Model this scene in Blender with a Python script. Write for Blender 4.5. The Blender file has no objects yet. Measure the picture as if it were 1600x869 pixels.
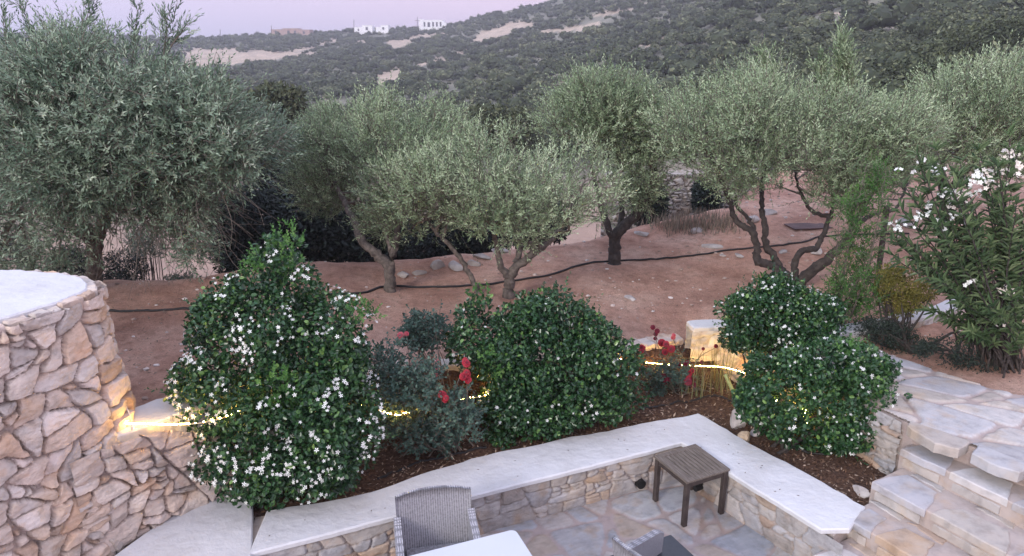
import bpy, math, random
import numpy as np
from mathutils import Vector, Matrix
R = math.radians
rng = np.random.default_rng(7)
random.seed(7)
S = bpy.context.scene
COL = S.collection

# ------------------------------------------------------------ camera, sky, sun
FPX, PITCH, CH = 1155.0, 18.0, 4.3
cam_d = bpy.data.cameras.new('camera'); cam = bpy.data.objects.new('camera', cam_d); COL.objects.link(cam)
cam.location = (0, 0, CH); cam.rotation_euler = (R(90 - PITCH), 0, 0)
cam_d.sensor_width = 36; cam_d.lens = 36 * FPX / 1600; cam_d.clip_start = 0.05; cam_d.clip_end = 20000
S.camera = cam
S.view_settings.view_transform = 'Standard'; S.view_settings.look = 'None'
S.view_settings.gamma = 1; S.view_settings.exposure = 1.28
S.cycles.use_denoising = True
S.cycles.max_bounces = 6; S.cycles.diffuse_bounces = 3; S.cycles.glossy_bounces = 2
S.cycles.transmission_bounces = 4; S.cycles.volume_bounces = 0; S.cycles.transparent_max_bounces = 4
SUN_EL, SUN_AZ = 24.0, 215.0      # azimuth clockwise from +Y: low, behind the camera on the left
W = bpy.data.worlds.new('World'); S.world = W; W.use_nodes = True
nt = W.node_tree; nt.nodes.clear()
out = nt.nodes.new('ShaderNodeOutputWorld'); bg = nt.nodes.new('ShaderNodeBackground')
sky = nt.nodes.new('ShaderNodeTexSky'); sky.sky_type = 'NISHITA'; sky.sun_disc = False
sky.sun_elevation = R(SUN_EL); sky.sun_rotation = R(SUN_AZ); sky.air_density = 1.5; sky.dust_density = 3.0
tc = nt.nodes.new('ShaderNodeTexCoord'); sp = nt.nodes.new('ShaderNodeSeparateXYZ')
nt.links.new(tc.outputs['Generated'], sp.inputs[0])
ramp = nt.nodes.new('ShaderNodeValToRGB')
ramp.color_ramp.elements[0].position = 0.0; ramp.color_ramp.elements[0].color = (3.1, 2.85, 3.75, 1)
ramp.color_ramp.elements[1].position = 1.0; ramp.color_ramp.elements[1].color = (6.3, 7.0, 9.1, 1)
e = ramp.color_ramp.elements.new(0.045); e.color = (3.8, 3.15, 4.15, 1)
e = ramp.color_ramp.elements.new(0.3); e.color = (5.6, 6.1, 7.9, 1)
nt.links.new(sp.outputs['Z'], ramp.inputs[0])
# pinker to the right of the view, bluer to the left
mr = nt.nodes.new('ShaderNodeMapRange'); mr.inputs[1].default_value = -0.5; mr.inputs[2].default_value = 0.35
nt.links.new(sp.outputs['X'], mr.inputs[0])
tint = nt.nodes.new('ShaderNodeMix'); tint.data_type = 'RGBA'
tint.inputs[6].default_value = (0.93, 1.0, 1.08, 1); tint.inputs[7].default_value = (1.12, 0.97, 0.98, 1)
nt.links.new(mr.outputs[0], tint.inputs[0])
mul = nt.nodes.new('ShaderNodeMix'); mul.data_type = 'RGBA'; mul.blend_type = 'MULTIPLY'; mul.inputs[0].default_value = 1
nt.links.new(ramp.outputs[0], mul.inputs[6]); nt.links.new(tint.outputs[2], mul.inputs[7])
mx = nt.nodes.new('ShaderNodeMix'); mx.data_type = 'RGBA'; mx.inputs[0].default_value = 0.85
nt.links.new(sky.outputs[0], mx.inputs[6]); nt.links.new(mul.outputs[2], mx.inputs[7])
nt.links.new(mx.outputs[2], bg.inputs[0]); bg.inputs[1].default_value = 0.1
nt.links.new(bg.outputs[0], out.inputs[0])
sl = bpy.data.lights.new('sun', 'SUN'); sl.energy = 0.9; sl.angle = R(14); sl.color = (1.0, 0.93, 0.89)
so = bpy.data.objects.new('sun', sl); COL.objects.link(so)
a = R(SUN_AZ); ev = R(SUN_EL)
sd = Vector((math.sin(a) * math.cos(ev), math.cos(a) * math.cos(ev), math.sin(ev)))
so.rotation_euler = sd.to_track_quat('Z', 'Y').to_euler()

# ------------------------------------------------------------ pixel helpers (photo is 1600 x 869)
cP, sP = math.cos(R(PITCH)), math.sin(R(PITCH))
def ray(x, y):
    X = (x - 800) / FPX; Y = -(y - 434.5) / FPX
    return np.array([X, cP + Y * sP, -sP + Y * cP])
def Pz(x, y, z):
    d = ray(x, y); return np.array([0, 0, CH]) + d * ((z - CH) / d[2])
def Py(x, y, Y):
    d = ray(x, y); return np.array([0, 0, CH]) + d * (Y / d[1])
def proj(q):
    q = np.atleast_2d(np.asarray(q, float)) - [0, 0, CH]
    d = q[:, 1] * cP - q[:, 2] * sP; u = q[:, 1] * sP + q[:, 2] * cP
    return np.stack([800 + FPX * q[:, 0] / d, 434.5 - FPX * u / d], 1)
def inpoly(P, poly):
    P = np.atleast_2d(P); poly = np.asarray(poly, float); r = np.zeros(len(P), bool)
    j = len(poly) - 1
    for i in range(len(poly)):
        xi, yi = poly[i]; xj, yj = poly[j]
        c = ((yi > P[:, 1]) != (yj > P[:, 1])) & (P[:, 0] < (xj - xi) * (P[:, 1] - yi) / (yj - yi + 1e-12) + xi)
        r ^= c; j = i
    return r
def edgedist(P, poly, closed=True):
    P = np.atleast_2d(P); poly = np.asarray(poly, float); best = np.full(len(P), 1e9)
    n = len(poly)
    for i in range(n if closed else n - 1):
        a = poly[i]; b = poly[(i + 1) % n]; ab = b - a
        t = np.clip(((P - a) @ ab) / (ab @ ab + 1e-12), 0, 1)
        best = np.minimum(best, np.linalg.norm(P - (a + t[:, None] * ab), axis=1))
    return best
def sstep(x, a, b):
    t = np.clip((x - a) / (b - a), 0, 1); return t * t * (3 - 2 * t)
def vnoise(x, y, seed=0):
    xi = np.floor(x).astype(np.int64); yi = np.floor(y).astype(np.int64); fx = x - xi; fy = y - yi
    fx = fx * fx * (3 - 2 * fx); fy = fy * fy * (3 - 2 * fy)
    def h(a, b):
        n = (a * 374761393 + b * 668265263 + seed * 1442695041) & 0xffffffff
        n = ((n ^ (n >> 13)) * 1274126177) & 0xffffffff
        return ((n ^ (n >> 16)) & 0xffff) / 65535.0
    return (h(xi, yi) * (1 - fx) + h(xi + 1, yi) * fx) * (1 - fy) + (h(xi, yi + 1) * (1 - fx) + h(xi + 1, yi + 1) * fx) * fy
def fbm(x, y, seed=0, o=4):
    r = 0; a = .5
    for k in range(o):
        r = r + a * vnoise(x * 2 ** k, y * 2 ** k, seed + k); a *= .5
    return r
def unit(v):
    return v / (np.linalg.norm(v, axis=-1, keepdims=True) + 1e-12)

# ------------------------------------------------------------ mesh builder
class Geo:
    def __init__(s): s.V = []; s.F = []; s.C = []; s.n = 0
    def add(s, V, F, c=None):
        """V (n,3); F list of int arrays (m,3) or (m,4); c scalar, (n,) tint or (n,3) colour"""
        V = np.asarray(V, float)
        if not isinstance(F, list): F = [F]
        for f in F: s.F.append(np.asarray(f, np.int64) + s.n)
        if c is None: c = 0.5
        c = np.asarray(c, float)
        if c.ndim == 0: c = np.full((len(V), 3), float(c))
        elif c.ndim == 1 and len(c) == 3 and len(V) != 3: c = np.tile(c, (len(V), 1))
        elif c.ndim == 1: c = np.repeat(c[:, None], 3, 1)
        s.V.append(V); s.C.append(c); s.n += len(V); return s
    def mesh(s, name, mat, origin=(0, 0, 0), smooth=False):
        V = np.concatenate(s.V) - np.asarray(origin, float); C = np.concatenate(s.C)
        me = bpy.data.meshes.new(name); me.vertices.add(len(V)); me.vertices.foreach_set('co', V.ravel())
        loops = np.concatenate([f.ravel() for f in s.F]); me.loops.add(len(loops)); me.loops.foreach_set('vertex_index', loops)
        tot = np.concatenate([np.full(len(f), f.shape[1]) for f in s.F]); st = np.concatenate([[0], np.cumsum(tot)[:-1]])
        me.polygons.add(len(tot)); me.polygons.foreach_set('loop_start', st); me.polygons.foreach_set('loop_total', tot)
        me.polygons.foreach_set('use_smooth', np.full(len(tot), smooth))
        at = me.attributes.new('col', 'FLOAT_COLOR', 'POINT')
        at.data.foreach_set('color', np.concatenate([C, np.ones((len(C), 1))], 1).ravel())
        me.update(calc_edges=True); me.validate()
        if mat: me.materials.append(mat)
        return me
    def build(s, name, mat, parent=None, smooth=False):
        o = bpy.data.objects.new(name, s.mesh(name, mat, tuple(parent_world(parent)), smooth)); COL.objects.link(o)
        if parent: o.parent = parent
        return o
def parent_world(p):
    v = Vector((0, 0, 0))
    while p is not None: v += p.location; p = p.parent
    return v
def tag(o, label=None, cat=None, group=None, kind=None):
    if label: o['label'] = label
    if cat: o['category'] = cat
    if group: o['group'] = group
    if kind: o['kind'] = kind
    return o
def empty(name, loc, label=None, cat=None, group=None):
    o = bpy.data.objects.new(name, None); COL.objects.link(o); o.location = tuple(float(v) for v in loc); o.empty_display_size = .1
    return tag(o, label, cat, group)

def frames(P):
    P = np.asarray(P, float); T = unit(np.gradient(P, axis=0)); up = np.array([0.13, 0.21, .97])
    A = unit(np.cross(T, up)); bad = np.linalg.norm(np.cross(T, up), axis=1) < .15
    A[bad] = unit(np.cross(T[bad], [1., .1, 0])); B = np.cross(T, A); return T, A, B
def tube(g, P, r, k=6, c=.5, lump=0, cap=True):
    P = np.asarray(P, float); n = len(P); r = np.broadcast_to(np.asarray(r, float), (n,)).copy()
    T, A, B = frames(P); th = np.arange(k) / k * 2 * np.pi
    rr = r[:, None] * (1 + lump * (rng.random((n, k)) - .5))
    V = P[:, None] + rr[..., None] * (np.cos(th)[None, :, None] * A[:, None] + np.sin(th)[None, :, None] * B[:, None])
    i = np.arange(n - 1)[:, None] * k; j = np.arange(k)[None]; j2 = (j + 1) % k
    Q = np.stack([i + j, i + j2, i + k + j2, i + k + j], -1).reshape(-1, 4)
    V = V.reshape(-1, 3); F = [Q]
    if cap:
        V = np.concatenate([V, P[:1], P[-1:]]); m = n * k; jj = np.arange(k); j3 = (jj + 1) % k
        F.append(np.stack([np.full(k, m), j3, jj], 1)); F.append(np.stack([np.full(k, m + 1), (n - 1) * k + jj, (n - 1) * k + j3], 1))
    g.add(V, F, c)
def smooth_path(P, n=24, noise=0):
    P = np.asarray(P, float)
    if len(P) < 3:
        t = np.linspace(0, 1, n)[:, None]; Q = P[0] * (1 - t) + P[-1] * t
    else:
        d = np.concatenate([[0], np.cumsum(np.linalg.norm(np.diff(P, axis=0), axis=1))]); t = np.linspace(0, d[-1], n)
        m = np.gradient(P, d, axis=0); k = np.clip(np.searchsorted(d, t, side='right') - 1, 0, len(P) - 2)
        h = (d[k + 1] - d[k])[:, None]; s = ((t - d[k])[:, None]) / h
        Q = (2*s**3 - 3*s**2 + 1) * P[k] + (s**3 - 2*s**2 + s) * h * m[k] + (-2*s**3 + 3*s**2) * P[k + 1] + (s**3 - s**2) * h * m[k + 1]
    if noise:
        nz = rng.normal(0, noise, Q.shape); nz[0] = 0; nz[-1] = 0; Q = Q + nz
    return Q
def box(g, c, s, rot=0, col=.5, bev=.0):
    """box centred at c, size s, rotated about z (radians), chamfered vertical and top edges"""
    x, y, z = [v / 2 for v in s]; b = min(bev, x * .9, y * .9, z * .9)
    if b <= 0:
        V = np.array([[i * x, j * y, k * z] for k in (-1, 1) for i, j in ((-1, -1), (1, -1), (1, 1), (-1, 1))])
        F = [np.array([[3, 2, 1, 0], [4, 5, 6, 7], [0, 1, 5, 4], [1, 2, 6, 5], [2, 3, 7, 6], [3, 0, 4, 7]])]
    else:
        def ring(ix, iy, zz):
            return [[-ix + b, -iy, zz], [ix - b, -iy, zz], [ix, -iy + b, zz], [ix, iy - b, zz], [ix - b, iy, zz], [-ix + b, iy, zz], [-ix, iy - b, zz], [-ix, -iy + b, zz]]
        V = np.array(ring(x - b * .6, y - b * .6, -z) + ring(x, y, -z + b) + ring(x, y, z - b) + ring(x - b * .6, y - b * .6, z))
        q = []
        for r_ in range(3):
            for j in range(8): q.append([r_ * 8 + j, r_ * 8 + (j + 1) % 8, r_ * 8 + 8 + (j + 1) % 8, r_ * 8 + 8 + j])
        F = [np.array(q)]
        V = np.concatenate([V, [[0, 0, -z], [0, 0, z]]]); jj = np.arange(8); j2 = (jj + 1) % 8
        F.append(np.stack([np.full(8, 32), j2, jj], 1)); F.append(np.stack([np.full(8, 33), 24 + jj, 24 + j2], 1))
    cc, ss = math.cos(rot), math.sin(rot)
    V = V @ np.array([[cc, ss, 0], [-ss, cc, 0], [0, 0, 1]]) + np.asarray(c, float)
    g.add(V, F, col)
def bar(g, a, b, w, h, col=.5, up=(0, 0, 1)):
    a = np.asarray(a, float); b = np.asarray(b, float); t = unit(b - a); s_ = unit(np.cross(t, up)); u = np.cross(s_, t)
    V = np.array([p + s_ * i * w / 2 + u * j * h / 2 for p in (a, b) for i, j in ((-1, -1), (1, -1), (1, 1), (-1, 1))])
    g.add(V, np.array([[3, 2, 1, 0], [4, 5, 6, 7], [0, 1, 5, 4], [1, 2, 6, 5], [2, 3, 7, 6], [3, 0, 4, 7]])[:, ::-1], col)
def prism(g, poly, z0, z1, col=.5, rough=0, bev=0, sub=.08, zt=0):
    """vertical prism over a 2D polygon, edges broken up by noise, chamfered rim"""
    poly = np.asarray(poly, float); pts = []
    for i in range(len(poly)):
        a = poly[i]; b = poly[(i + 1) % len(poly)]; m = max(1, int(np.linalg.norm(b - a) / sub))
        for k in range(m): pts.append(a + (b - a) * k / m)
    P = np.array(pts); n = len(P); c = P.mean(0)
    if rough: P = P + rng.normal(0, rough, P.shape)
    area = .5 * np.sum(P[:, 0] * np.roll(P[:, 1], -1) - np.roll(P[:, 0], -1) * P[:, 1])
    if area < 0: P = P[::-1]
    T = unit(np.roll(P, -1, 0) - np.roll(P, 1, 0)); N = np.stack([-T[:, 1], T[:, 0]], 1)
    rings = [(P, z0), (P, z1 - bev), (P + N * bev, z1)] if bev else [(P, z0), (P, z1)]
    V = np.concatenate([np.concatenate([p, np.full((n, 1), z) + (rng.normal(0, zt, (n, 1)) if z > z0 else 0)], 1) for p, z in rings])
    j = np.arange(n); j2 = (j + 1) % n; F = []
    for k in range(len(rings) - 1): F.append(np.stack([k * n + j, k * n + j2, (k + 1) * n + j2, (k + 1) * n + j], 1))
    from mathutils.geometry import tessellate_polygon
    top = rings[-1][0]; tri = tessellate_polygon([[Vector((p[0], p[1], 0)) for p in top]])
    tri = np.array(tri) + (len(rings) - 1) * n
    v = V[tri]; s_ = np.cross(v[:, 1] - v[:, 0], v[:, 2] - v[:, 0])[:, 2]
    tri[s_ < 0] = tri[s_ < 0][:, ::-1]; F.append(tri)
    g.add(V, F, col)

# ------------------------------------------------------------ leaves
RHOMB = (np.array([[0, 0, 0], [.42, .5, 0], [1, 0, 0], [.42, -.5, 0]]), np.array([[0, 3, 2, 1]]))
OVAL = (np.array([[0, 0, 0], [.28, .42, .09], [.75, .42, .08], [1, 0, -.06], [.75, -.42, .08], [.28, -.42, .09], [.5, 0, 0.0]]),
        np.array([[0, 6, 2, 1], [6, 3, 2, 2], [0, 5, 4, 6], [6, 4, 3, 3]]))
OVAL = (np.array([[0, 0, 0], [.3, .44, .1], [.78, .4, .08], [1, 0, -.05], [.78, -.4, .08], [.3, -.44, .1]]), np.array([[0, 3, 2, 1], [0, 5, 4, 3]]))
LANCE = (np.array([[0, 0, 0], [.35, .5, .1], [.7, .36, -.02], [1, 0, -.18], [.7, -.36, -.02], [.35, -.5, .1]]), np.array([[0, 3, 2, 1], [0, 5, 4, 3]]))
def add_leaves(g, pos, d, nrm, L, Wd, tm, tint):
    n = len(pos); d = unit(d); y = unit(np.cross(nrm, d)); z = np.cross(d, y)
    L = np.broadcast_to(np.asarray(L, float), (n,)); Wd = np.broadcast_to(np.asarray(Wd, float), (n,))
    T, F = tm; k = len(T)
    V = pos[:, None] + d[:, None] * (T[None, :, 0, None] * L[:, None, None]) + y[:, None] * (T[None, :, 1, None] * Wd[:, None, None]) + z[:, None] * (T[None, :, 2, None] * L[:, None, None])
    FF = (F[None] + (np.arange(n) * k)[:, None, None]).reshape(-1, F.shape[1])
    g.add(V.reshape(-1, 3), FF, np.repeat(np.asarray(tint, float), k))
def rdirs(n):
    return unit(rng.normal(0, 1, (n, 3)))
def outline_lobes(poly, Y, thick, n, r, rvar=.5, hollow=.35, lean=0):
    """lobes filling the volume whose outline is poly (photo pixels) at distance Y, with real thickness"""
    poly = np.asarray(poly, float); lo, hi = poly.min(0), poly.max(0); out = []
    P = rng.uniform(lo, hi, (n * 12, 2)); P = P[inpoly(P, poly)]; e = edgedist(P, poly); em = e.max()
    ym = (lo[1] + hi[1]) / 2; Y0_ = Y
    for p, ee in zip(P, e):
        Y = Y0_ - lean * (p[1] - ym) / (hi[1] - ym)
        rr = r * (1 + rvar * (rng.random() * 2 - 1)); ew = ee * Y / FPX
        if ew < .25 * r: continue
        rr = min(rr, ew * 1.1 + .02)
        h = thick * math.sqrt(max(0.02, 1 - (1 - min(1, ee / (em * .8))) ** 2)); u = rng.uniform(-1, 1); u = np.sign(u) * abs(u) ** hollow
        out.append((*Py(p[0], p[1], Y + u * max(h - rr, 0)), rr))
        if len(out) >= n: break
    return np.array(out)
def lobe_points(lobes, n, shell=.55):
    w = lobes[:, 3] ** 2; i = rng.choice(len(lobes), n, p=w / w.sum()); d = rdirs(n)
    rad = lobes[i, 3] * (shell + (1 - shell) * rng.random(n) ** .6)
    return lobes[i, :3] + d * rad[:, None], d, i
def sprigs(g, gt, pos, d, L, k, leafL, leafW, tm, ang=42, tint=None, tr=.004, tv=.25):
    """pos: sprig roots, d: directions; k leaves along each, twigs drawn into gt"""
    n = len(pos); d = unit(d); L = np.broadcast_to(np.asarray(L, float), (n,)); t0 = rng.random(n) if tint is None else tint
    s_ = (np.arange(k) + .6) / k; a0 = rng.random(n) * 6.28
    u = unit(np.cross(d, rdirs(n))); v = np.cross(d, u)
    # slight droop/curve
    L = L * np.where(rng.random(n) < .1, 1.7, 1.0)
    bend = u * (rng.normal(0, .16, n) * L)[:, None]
    P = pos[:, None] + d[:, None] * (s_[None, :, None] * L[:, None, None]) + bend[:, None] * (s_ ** 2)[None, :, None]
    az = a0[:, None] + np.arange(k)[None] * 2.4 + rng.normal(0, .3, (n, k))
    side = u[:, None] * np.cos(az)[..., None] + v[:, None] * np.sin(az)[..., None]
    th = R(ang) * (1.15 - .6 * s_)[None, :, None]
    ld = d[:, None] * np.cos(th) + side * np.sin(th) + rng.normal(0, .12, (n, k, 3))
    nr = d[:, None] * np.sin(th) * -1 + side * np.cos(th) * 1 + rng.normal(0, .35, (n, k, 3)); nr = -nr
    sz = (rng.uniform(.7, 1.15, (n, k)) * (1.05 - .35 * s_)[None]).ravel()
    ti = np.clip(t0[:, None] * (1 - tv) + rng.random((n, k)) * tv, 0, 1).ravel()
    add_leaves(g, P.reshape(-1, 3), ld.reshape(-1, 3), nr.reshape(-1, 3), leafL * sz, leafW * sz, tm, ti)
    if gt is not None:
        e0 = pos; e1 = pos + d * L[:, None] + bend; m = pos + d * (L * .5)[:, None] + bend * .25
        A = u * tr; B = v * tr
        V = np.stack([e0 + A, e0 - A * .5 + B, e0 - A * .5 - B, m + A * .8, m - A * .4 + B * .8, m - A * .4 - B * .8, e1], 1)
        F4 = np.array([[0, 1, 4, 3], [1, 2, 5, 4], [2, 0, 3, 5]]); F3 = np.array([[3, 4, 6], [4, 5, 6], [5, 3, 6]])
        o = (np.arange(n) * 7)[:, None, None]
        gt.add(V.reshape(-1, 3), [(F4[None] + o).reshape(-1, 4), (F3[None] + o).reshape(-1, 3)], .5)

# ------------------------------------------------------------ materials
def nodes_mat(name):
    m = bpy.data.materials.new(name); m.use_nodes = True; nt = m.node_tree
    return m, nt, nt.nodes['Principled BSDF'], nt.nodes['Material Output']
def N(nt, t, **kw):
    n = nt.nodes.new(t)
    for k, v in kw.items(): setattr(n, k, v)
    return n
def tex_noise(nt, scale, detail=6, rough=.6, coord='Object'):
    tc = N(nt, 'ShaderNodeTexCoord'); t = N(nt, 'ShaderNodeTexNoise'); t.inputs['Scale'].default_value = scale
    t.inputs['Detail'].default_value = detail; t.inputs['Roughness'].default_value = rough
    nt.links.new(tc.outputs[coord], t.inputs['Vector']); return t
def ramp_n(nt, stops, src):
    r = N(nt, 'ShaderNodeValToRGB'); el = r.color_ramp.elements
    el[0].position, el[0].color = stops[0][0], (*stops[0][1], 1); el[1].position, el[1].color = stops[-1][0], (*stops[-1][1], 1)
    for p, c in stops[1:-1]: x = el.new(p); x.color = (*c, 1)
    nt.links.new(src, r.inputs[0]); return r
def mixrgb(nt, a, b, f, mode='MIX'):
    m = N(nt, 'ShaderNodeMix', data_type='RGBA', blend_type=mode)
    for s_, v in ((6, a), (7, b), (0, f)):
        if hasattr(v, 'links') or hasattr(v, 'is_linked'): nt.links.new(v, m.inputs[s_])
        elif isinstance(v, (int, float)): m.inputs[s_].default_value = v
        else: m.inputs[s_].default_value = (*v, 1)
    return m.outputs[2]
def bump(nt, b, src, strength=.4, dist=.01):
    n = N(nt, 'ShaderNodeBump'); n.inputs['Strength'].default_value = strength; n.inputs['Distance'].default_value = dist
    nt.links.new(src, n.inputs['Height']); nt.links.new(n.outputs[0], b.inputs['Normal']); return n
def mat_noise(name, stops, scale=8, rough=.8, bs=.4, bd=.01, detail=6, bscale=None, spec=.3):
    m, nt, b, o = nodes_mat(name); t = tex_noise(nt, scale, detail); r = ramp_n(nt, stops, t.outputs['Fac'])
    nt.links.new(r.outputs[0], b.inputs['Base Color']); b.inputs['Roughness'].default_value = rough; b.inputs['Specular IOR Level'].default_value = spec
    t2 = tex_noise(nt, bscale or scale * 6, 5); bump(nt, b, t2.outputs['Fac'], bs, bd); return m
def mat_leaf(name, stops, rough=.5, spec=.4, trans=.25):
    m, nt, b, o = nodes_mat(name); at = N(nt, 'ShaderNodeAttribute', attribute_name='col')
    r = ramp_n(nt, stops, at.outputs['Fac']); b.inputs['Roughness'].default_value = rough; b.inputs['Specular IOR Level'].default_value = spec
    nt.links.new(r.outputs[0], b.inputs['Base Color'])
    tr = N(nt, 'ShaderNodeBsdfTranslucent'); mxs = N(nt, 'ShaderNodeMixShader'); mxs.inputs[0].default_value = trans
    nt.links.new(r.outputs[0], tr.inputs['Color']); nt.links.new(b.outputs[0], mxs.inputs[1]); nt.links.new(tr.outputs[0], mxs.inputs[2])
    nt.links.new(mxs.outputs[0], o.inputs['Surface']); return m
def mat_attr(name, rough=.85, ns=14, namp=.5, bs=.5, bd=.006, bscale=60, spec=.25, grain=True):
    """colour from the per-stone attribute, broken up with veins and speckle"""
    m, nt, b, o = nodes_mat(name); at = N(nt, 'ShaderNodeAttribute', attribute_name='col')
    t = tex_noise(nt, ns, 8, .65); r = ramp_n(nt, [(.25, (1 - namp,) * 3), (.5, (1, 1, 1)), (.8, (1 + namp * .45, 1 + namp * .4, 1 + namp * .32))], t.outputs['Fac'])
    c = mixrgb(nt, at.outputs['Color'], r.outputs[0], 1.0, 'MULTIPLY')
    if grain:
        t3 = tex_noise(nt, 3.2, 4); r3 = ramp_n(nt, [(.35, (1.04, 1.0, .97)), (.5, (1, 1, 1)), (.68, (1.0, .88, .74))], t3.outputs['Fac'])
        c = mixrgb(nt, c, r3.outputs[0], .9, 'MULTIPLY')
    nt.links.new(c, b.inputs['Base Color']); b.inputs['Roughness'].default_value = rough; b.inputs['Specular IOR Level'].default_value = spec
    t2 = tex_noise(nt, bscale, 6, .7); bump(nt, b, t2.outputs['Fac'], bs, bd); return m
def mat_plain(name, c, rough=.5, metal=0, spec=.4):
    m, nt, b, o = nodes_mat(name); t = tex_noise(nt, 25, 4)
    r = ramp_n(nt, [(.3, tuple(v * .85 for v in c)), (.7, tuple(min(1, v * 1.1) for v in c))], t.outputs['Fac'])
    nt.links.new(r.outputs[0], b.inputs['Base Color']); b.inputs['Roughness'].default_value = rough; b.inputs['Metallic'].default_value = metal
    b.inputs['Specular IOR Level'].default_value = spec; return m
M = {}
M['olive'] = mat_leaf('olive_leaf', [(0, (.055, .09, .045)), (.3, (.14, .205, .105)), (.6, (.30, .39, .22)), (1, (.56, .65, .42))], .55, .35, .2)
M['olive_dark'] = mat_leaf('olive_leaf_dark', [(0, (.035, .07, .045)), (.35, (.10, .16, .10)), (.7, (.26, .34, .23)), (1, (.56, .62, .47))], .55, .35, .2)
M['twig'] = mat_noise('twig_bark', [(.3, (.10, .085, .07)), (.7, (.19, .16, .13))], 20, .9)
M['bark'] = mat_noise('olive_bark', [(.3, (.06, .05, .045)), (.5, (.13, .11, .095)), (.72, (.24, .2, .17))], 14, .95, .9, .03, 8, 40)
M['bark_dark'] = mat_noise('dark_bark', [(.3, (.03, .025, .025)), (.7, (.09, .075, .065))], 14, .95, .9, .03, 8, 40)
M['carissa'] = mat_leaf('glossy_round_leaf', [(0, (.009, .032, .013)), (.5, (.023, .072, .024)), (.85, (.058, .13, .036)), (1, (.14, .25, .06))], .3, .5, .12)
M['fresh'] = mat_leaf('fresh_green_leaf', [(0, (.03, .09, .02)), (.6, (.075, .19, .04)), (1, (.16, .3, .07))], .45, .4, .3)
M['rose_leaf'] = mat_leaf('rose_leaf', [(0, (.03, .06, .05)), (.5, (.065, .12, .09)), (1, (.13, .2, .14))], .5, .35, .15)
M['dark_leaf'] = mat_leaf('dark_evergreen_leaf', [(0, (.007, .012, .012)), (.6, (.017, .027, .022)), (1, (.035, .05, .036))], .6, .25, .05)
M['maquis'] = mat_leaf('maquis_leaf', [(0, (.030, .038, .024)), (.5, (.064, .078, .044)), (.85, (.115, .13, .07)), (1, (.18, .19, .11))], .75, .15, .05)
M['valley'] = mat_leaf('valley_tree_leaf', [(0, (.02, .028, .018)), (.5, (.05, .062, .036)), (1, (.13, .15, .08))], .75, .15, .05)
M['olean'] = mat_leaf('oleander_leaf', [(0, (.03, .06, .028)), (.5, (.085, .14, .06)), (1, (.21, .27, .13))], .45, .4, .2)
M['yellow_leaf'] = mat_leaf('yellowing_leaf', [(0, (.07, .09, .02)), (1, (.3, .25, .06))], .6, .3, .25)
M['dry'] = mat_leaf('dry_grass', [(0, (.14, .11, .085)), (1, (.36, .30, .23))], .9, .1, .2)
M['greyshrub'] = mat_leaf('grey_shrub_leaf', [(0, (.05, .06, .05)), (1, (.17, .19, .15))], .8, .2, .1)
M['white_petal'] = mat_leaf('white_petal', [(0, (.66, .68, .62)), (1, (.86, .87, .82))], .6, .3, .15)
M['cream_petal'] = mat_leaf('cream_petal', [(0, (.7, .58, .48)), (1, (.88, .82, .72))], .6, .3, .2)
M['red_petal'] = mat_leaf('red_petal', [(0, (.06, .002, .008)), (.5, (.26, .008, .02)), (1, (.52, .035, .05))], .5, .3, .12)
M['dark_red_petal'] = mat_leaf('dark_red_petal', [(0, (.05, .002, .008)), (1, (.24, .01, .03))], .5, .3, .1)
M['pink_petal'] = mat_leaf('pink_petal', [(0, (.42, .04, .07)), (1, (.7, .2, .2))], .5, .3, .15)
M['stone'] = mat_attr('fieldstone', .85, 9, .42, .8, .012, 45)
M['flag'] = mat_attr('flagstone', .7, 7, .35, .5, .006, 50)
M['rock'] = mat_noise('limestone_rock', [(.3, (.24, .21, .19)), (.5, (.38, .34, .32)), (.75, (.52, .48, .45))], 6, .9, .7, .02)
M['sand'] = mat_noise('tan_rock', [(.3, (.30, .22, .15)), (.7, (.55, .43, .30))], 6, .9, .7, .02)
M['soil'] = mat_noise('mulch_soil', [(.3, (.035, .018, .012)), (.5, (.09, .048, .03)), (.75, (.19, .11, .07))], 30, .95, 1, .03, 8, 60)
M['plaster'] = None
# ------------------------------------------------------------ terrain
YE_X = [-30, -12, -6, -4.6, -3.4, -.6, .8, 2.4, 4.4, 6, 9, 14, 30]
YE_Y = [8.6, 9.0, 9.3, 9.4, 10.1, 11.2, 12.0, 13.2, 14.0, 17, 21, 24, 26]
SKYL = [(-500, 50), (0, 55), (130, 55), (280, 62), (430, 54), (560, 49), (650, 45), (720, 37), (770, 21), (860, 4), (950, -25), (1100, -60), (1300, -110), (1600, -170), (2000, -230)]
_az, _el = [], []
for x_, y_ in SKYL:
    d_ = ray(x_, y_); _az.append(math.atan2(d_[0], d_[1])); _el.append(math.atan2(d_[2], math.hypot(d_[0], d_[1])))
_az = np.array(_az); _el = np.array(_el)
def ridge(az):
    return np.interp(az, _az, _el), np.interp(az, [-.8, -.2, 0, .3, .8], [470, 450, 400, 300, 230])
def far_h(x, y):
    az = np.arctan2(x, y); d = np.hypot(x, y); E, RR = ridge(az)
    e0 = R(-9.5) + R(5.0) * sstep(az, .1, .55)
    t = np.log(np.maximum(d, 40) / 40) / np.log(RR / 40); el = e0 + (E - e0) * np.minimum(t, 1) ** .9
    z = CH + np.maximum(d, 40) * np.tan(el)
    z40 = CH + 40 * np.tan(e0); z = np.where(d < 40, z40, z)
    over = np.maximum(d - RR, 0); z = z - over * .12 - (over / 400) ** 2 * 8
    und = (fbm(x / 45, y / 45, 5) - .5) * 5 * sstep(d, 60, 160) * (1 - sstep(d / RR, .75, 1))
    return z + und
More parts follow.
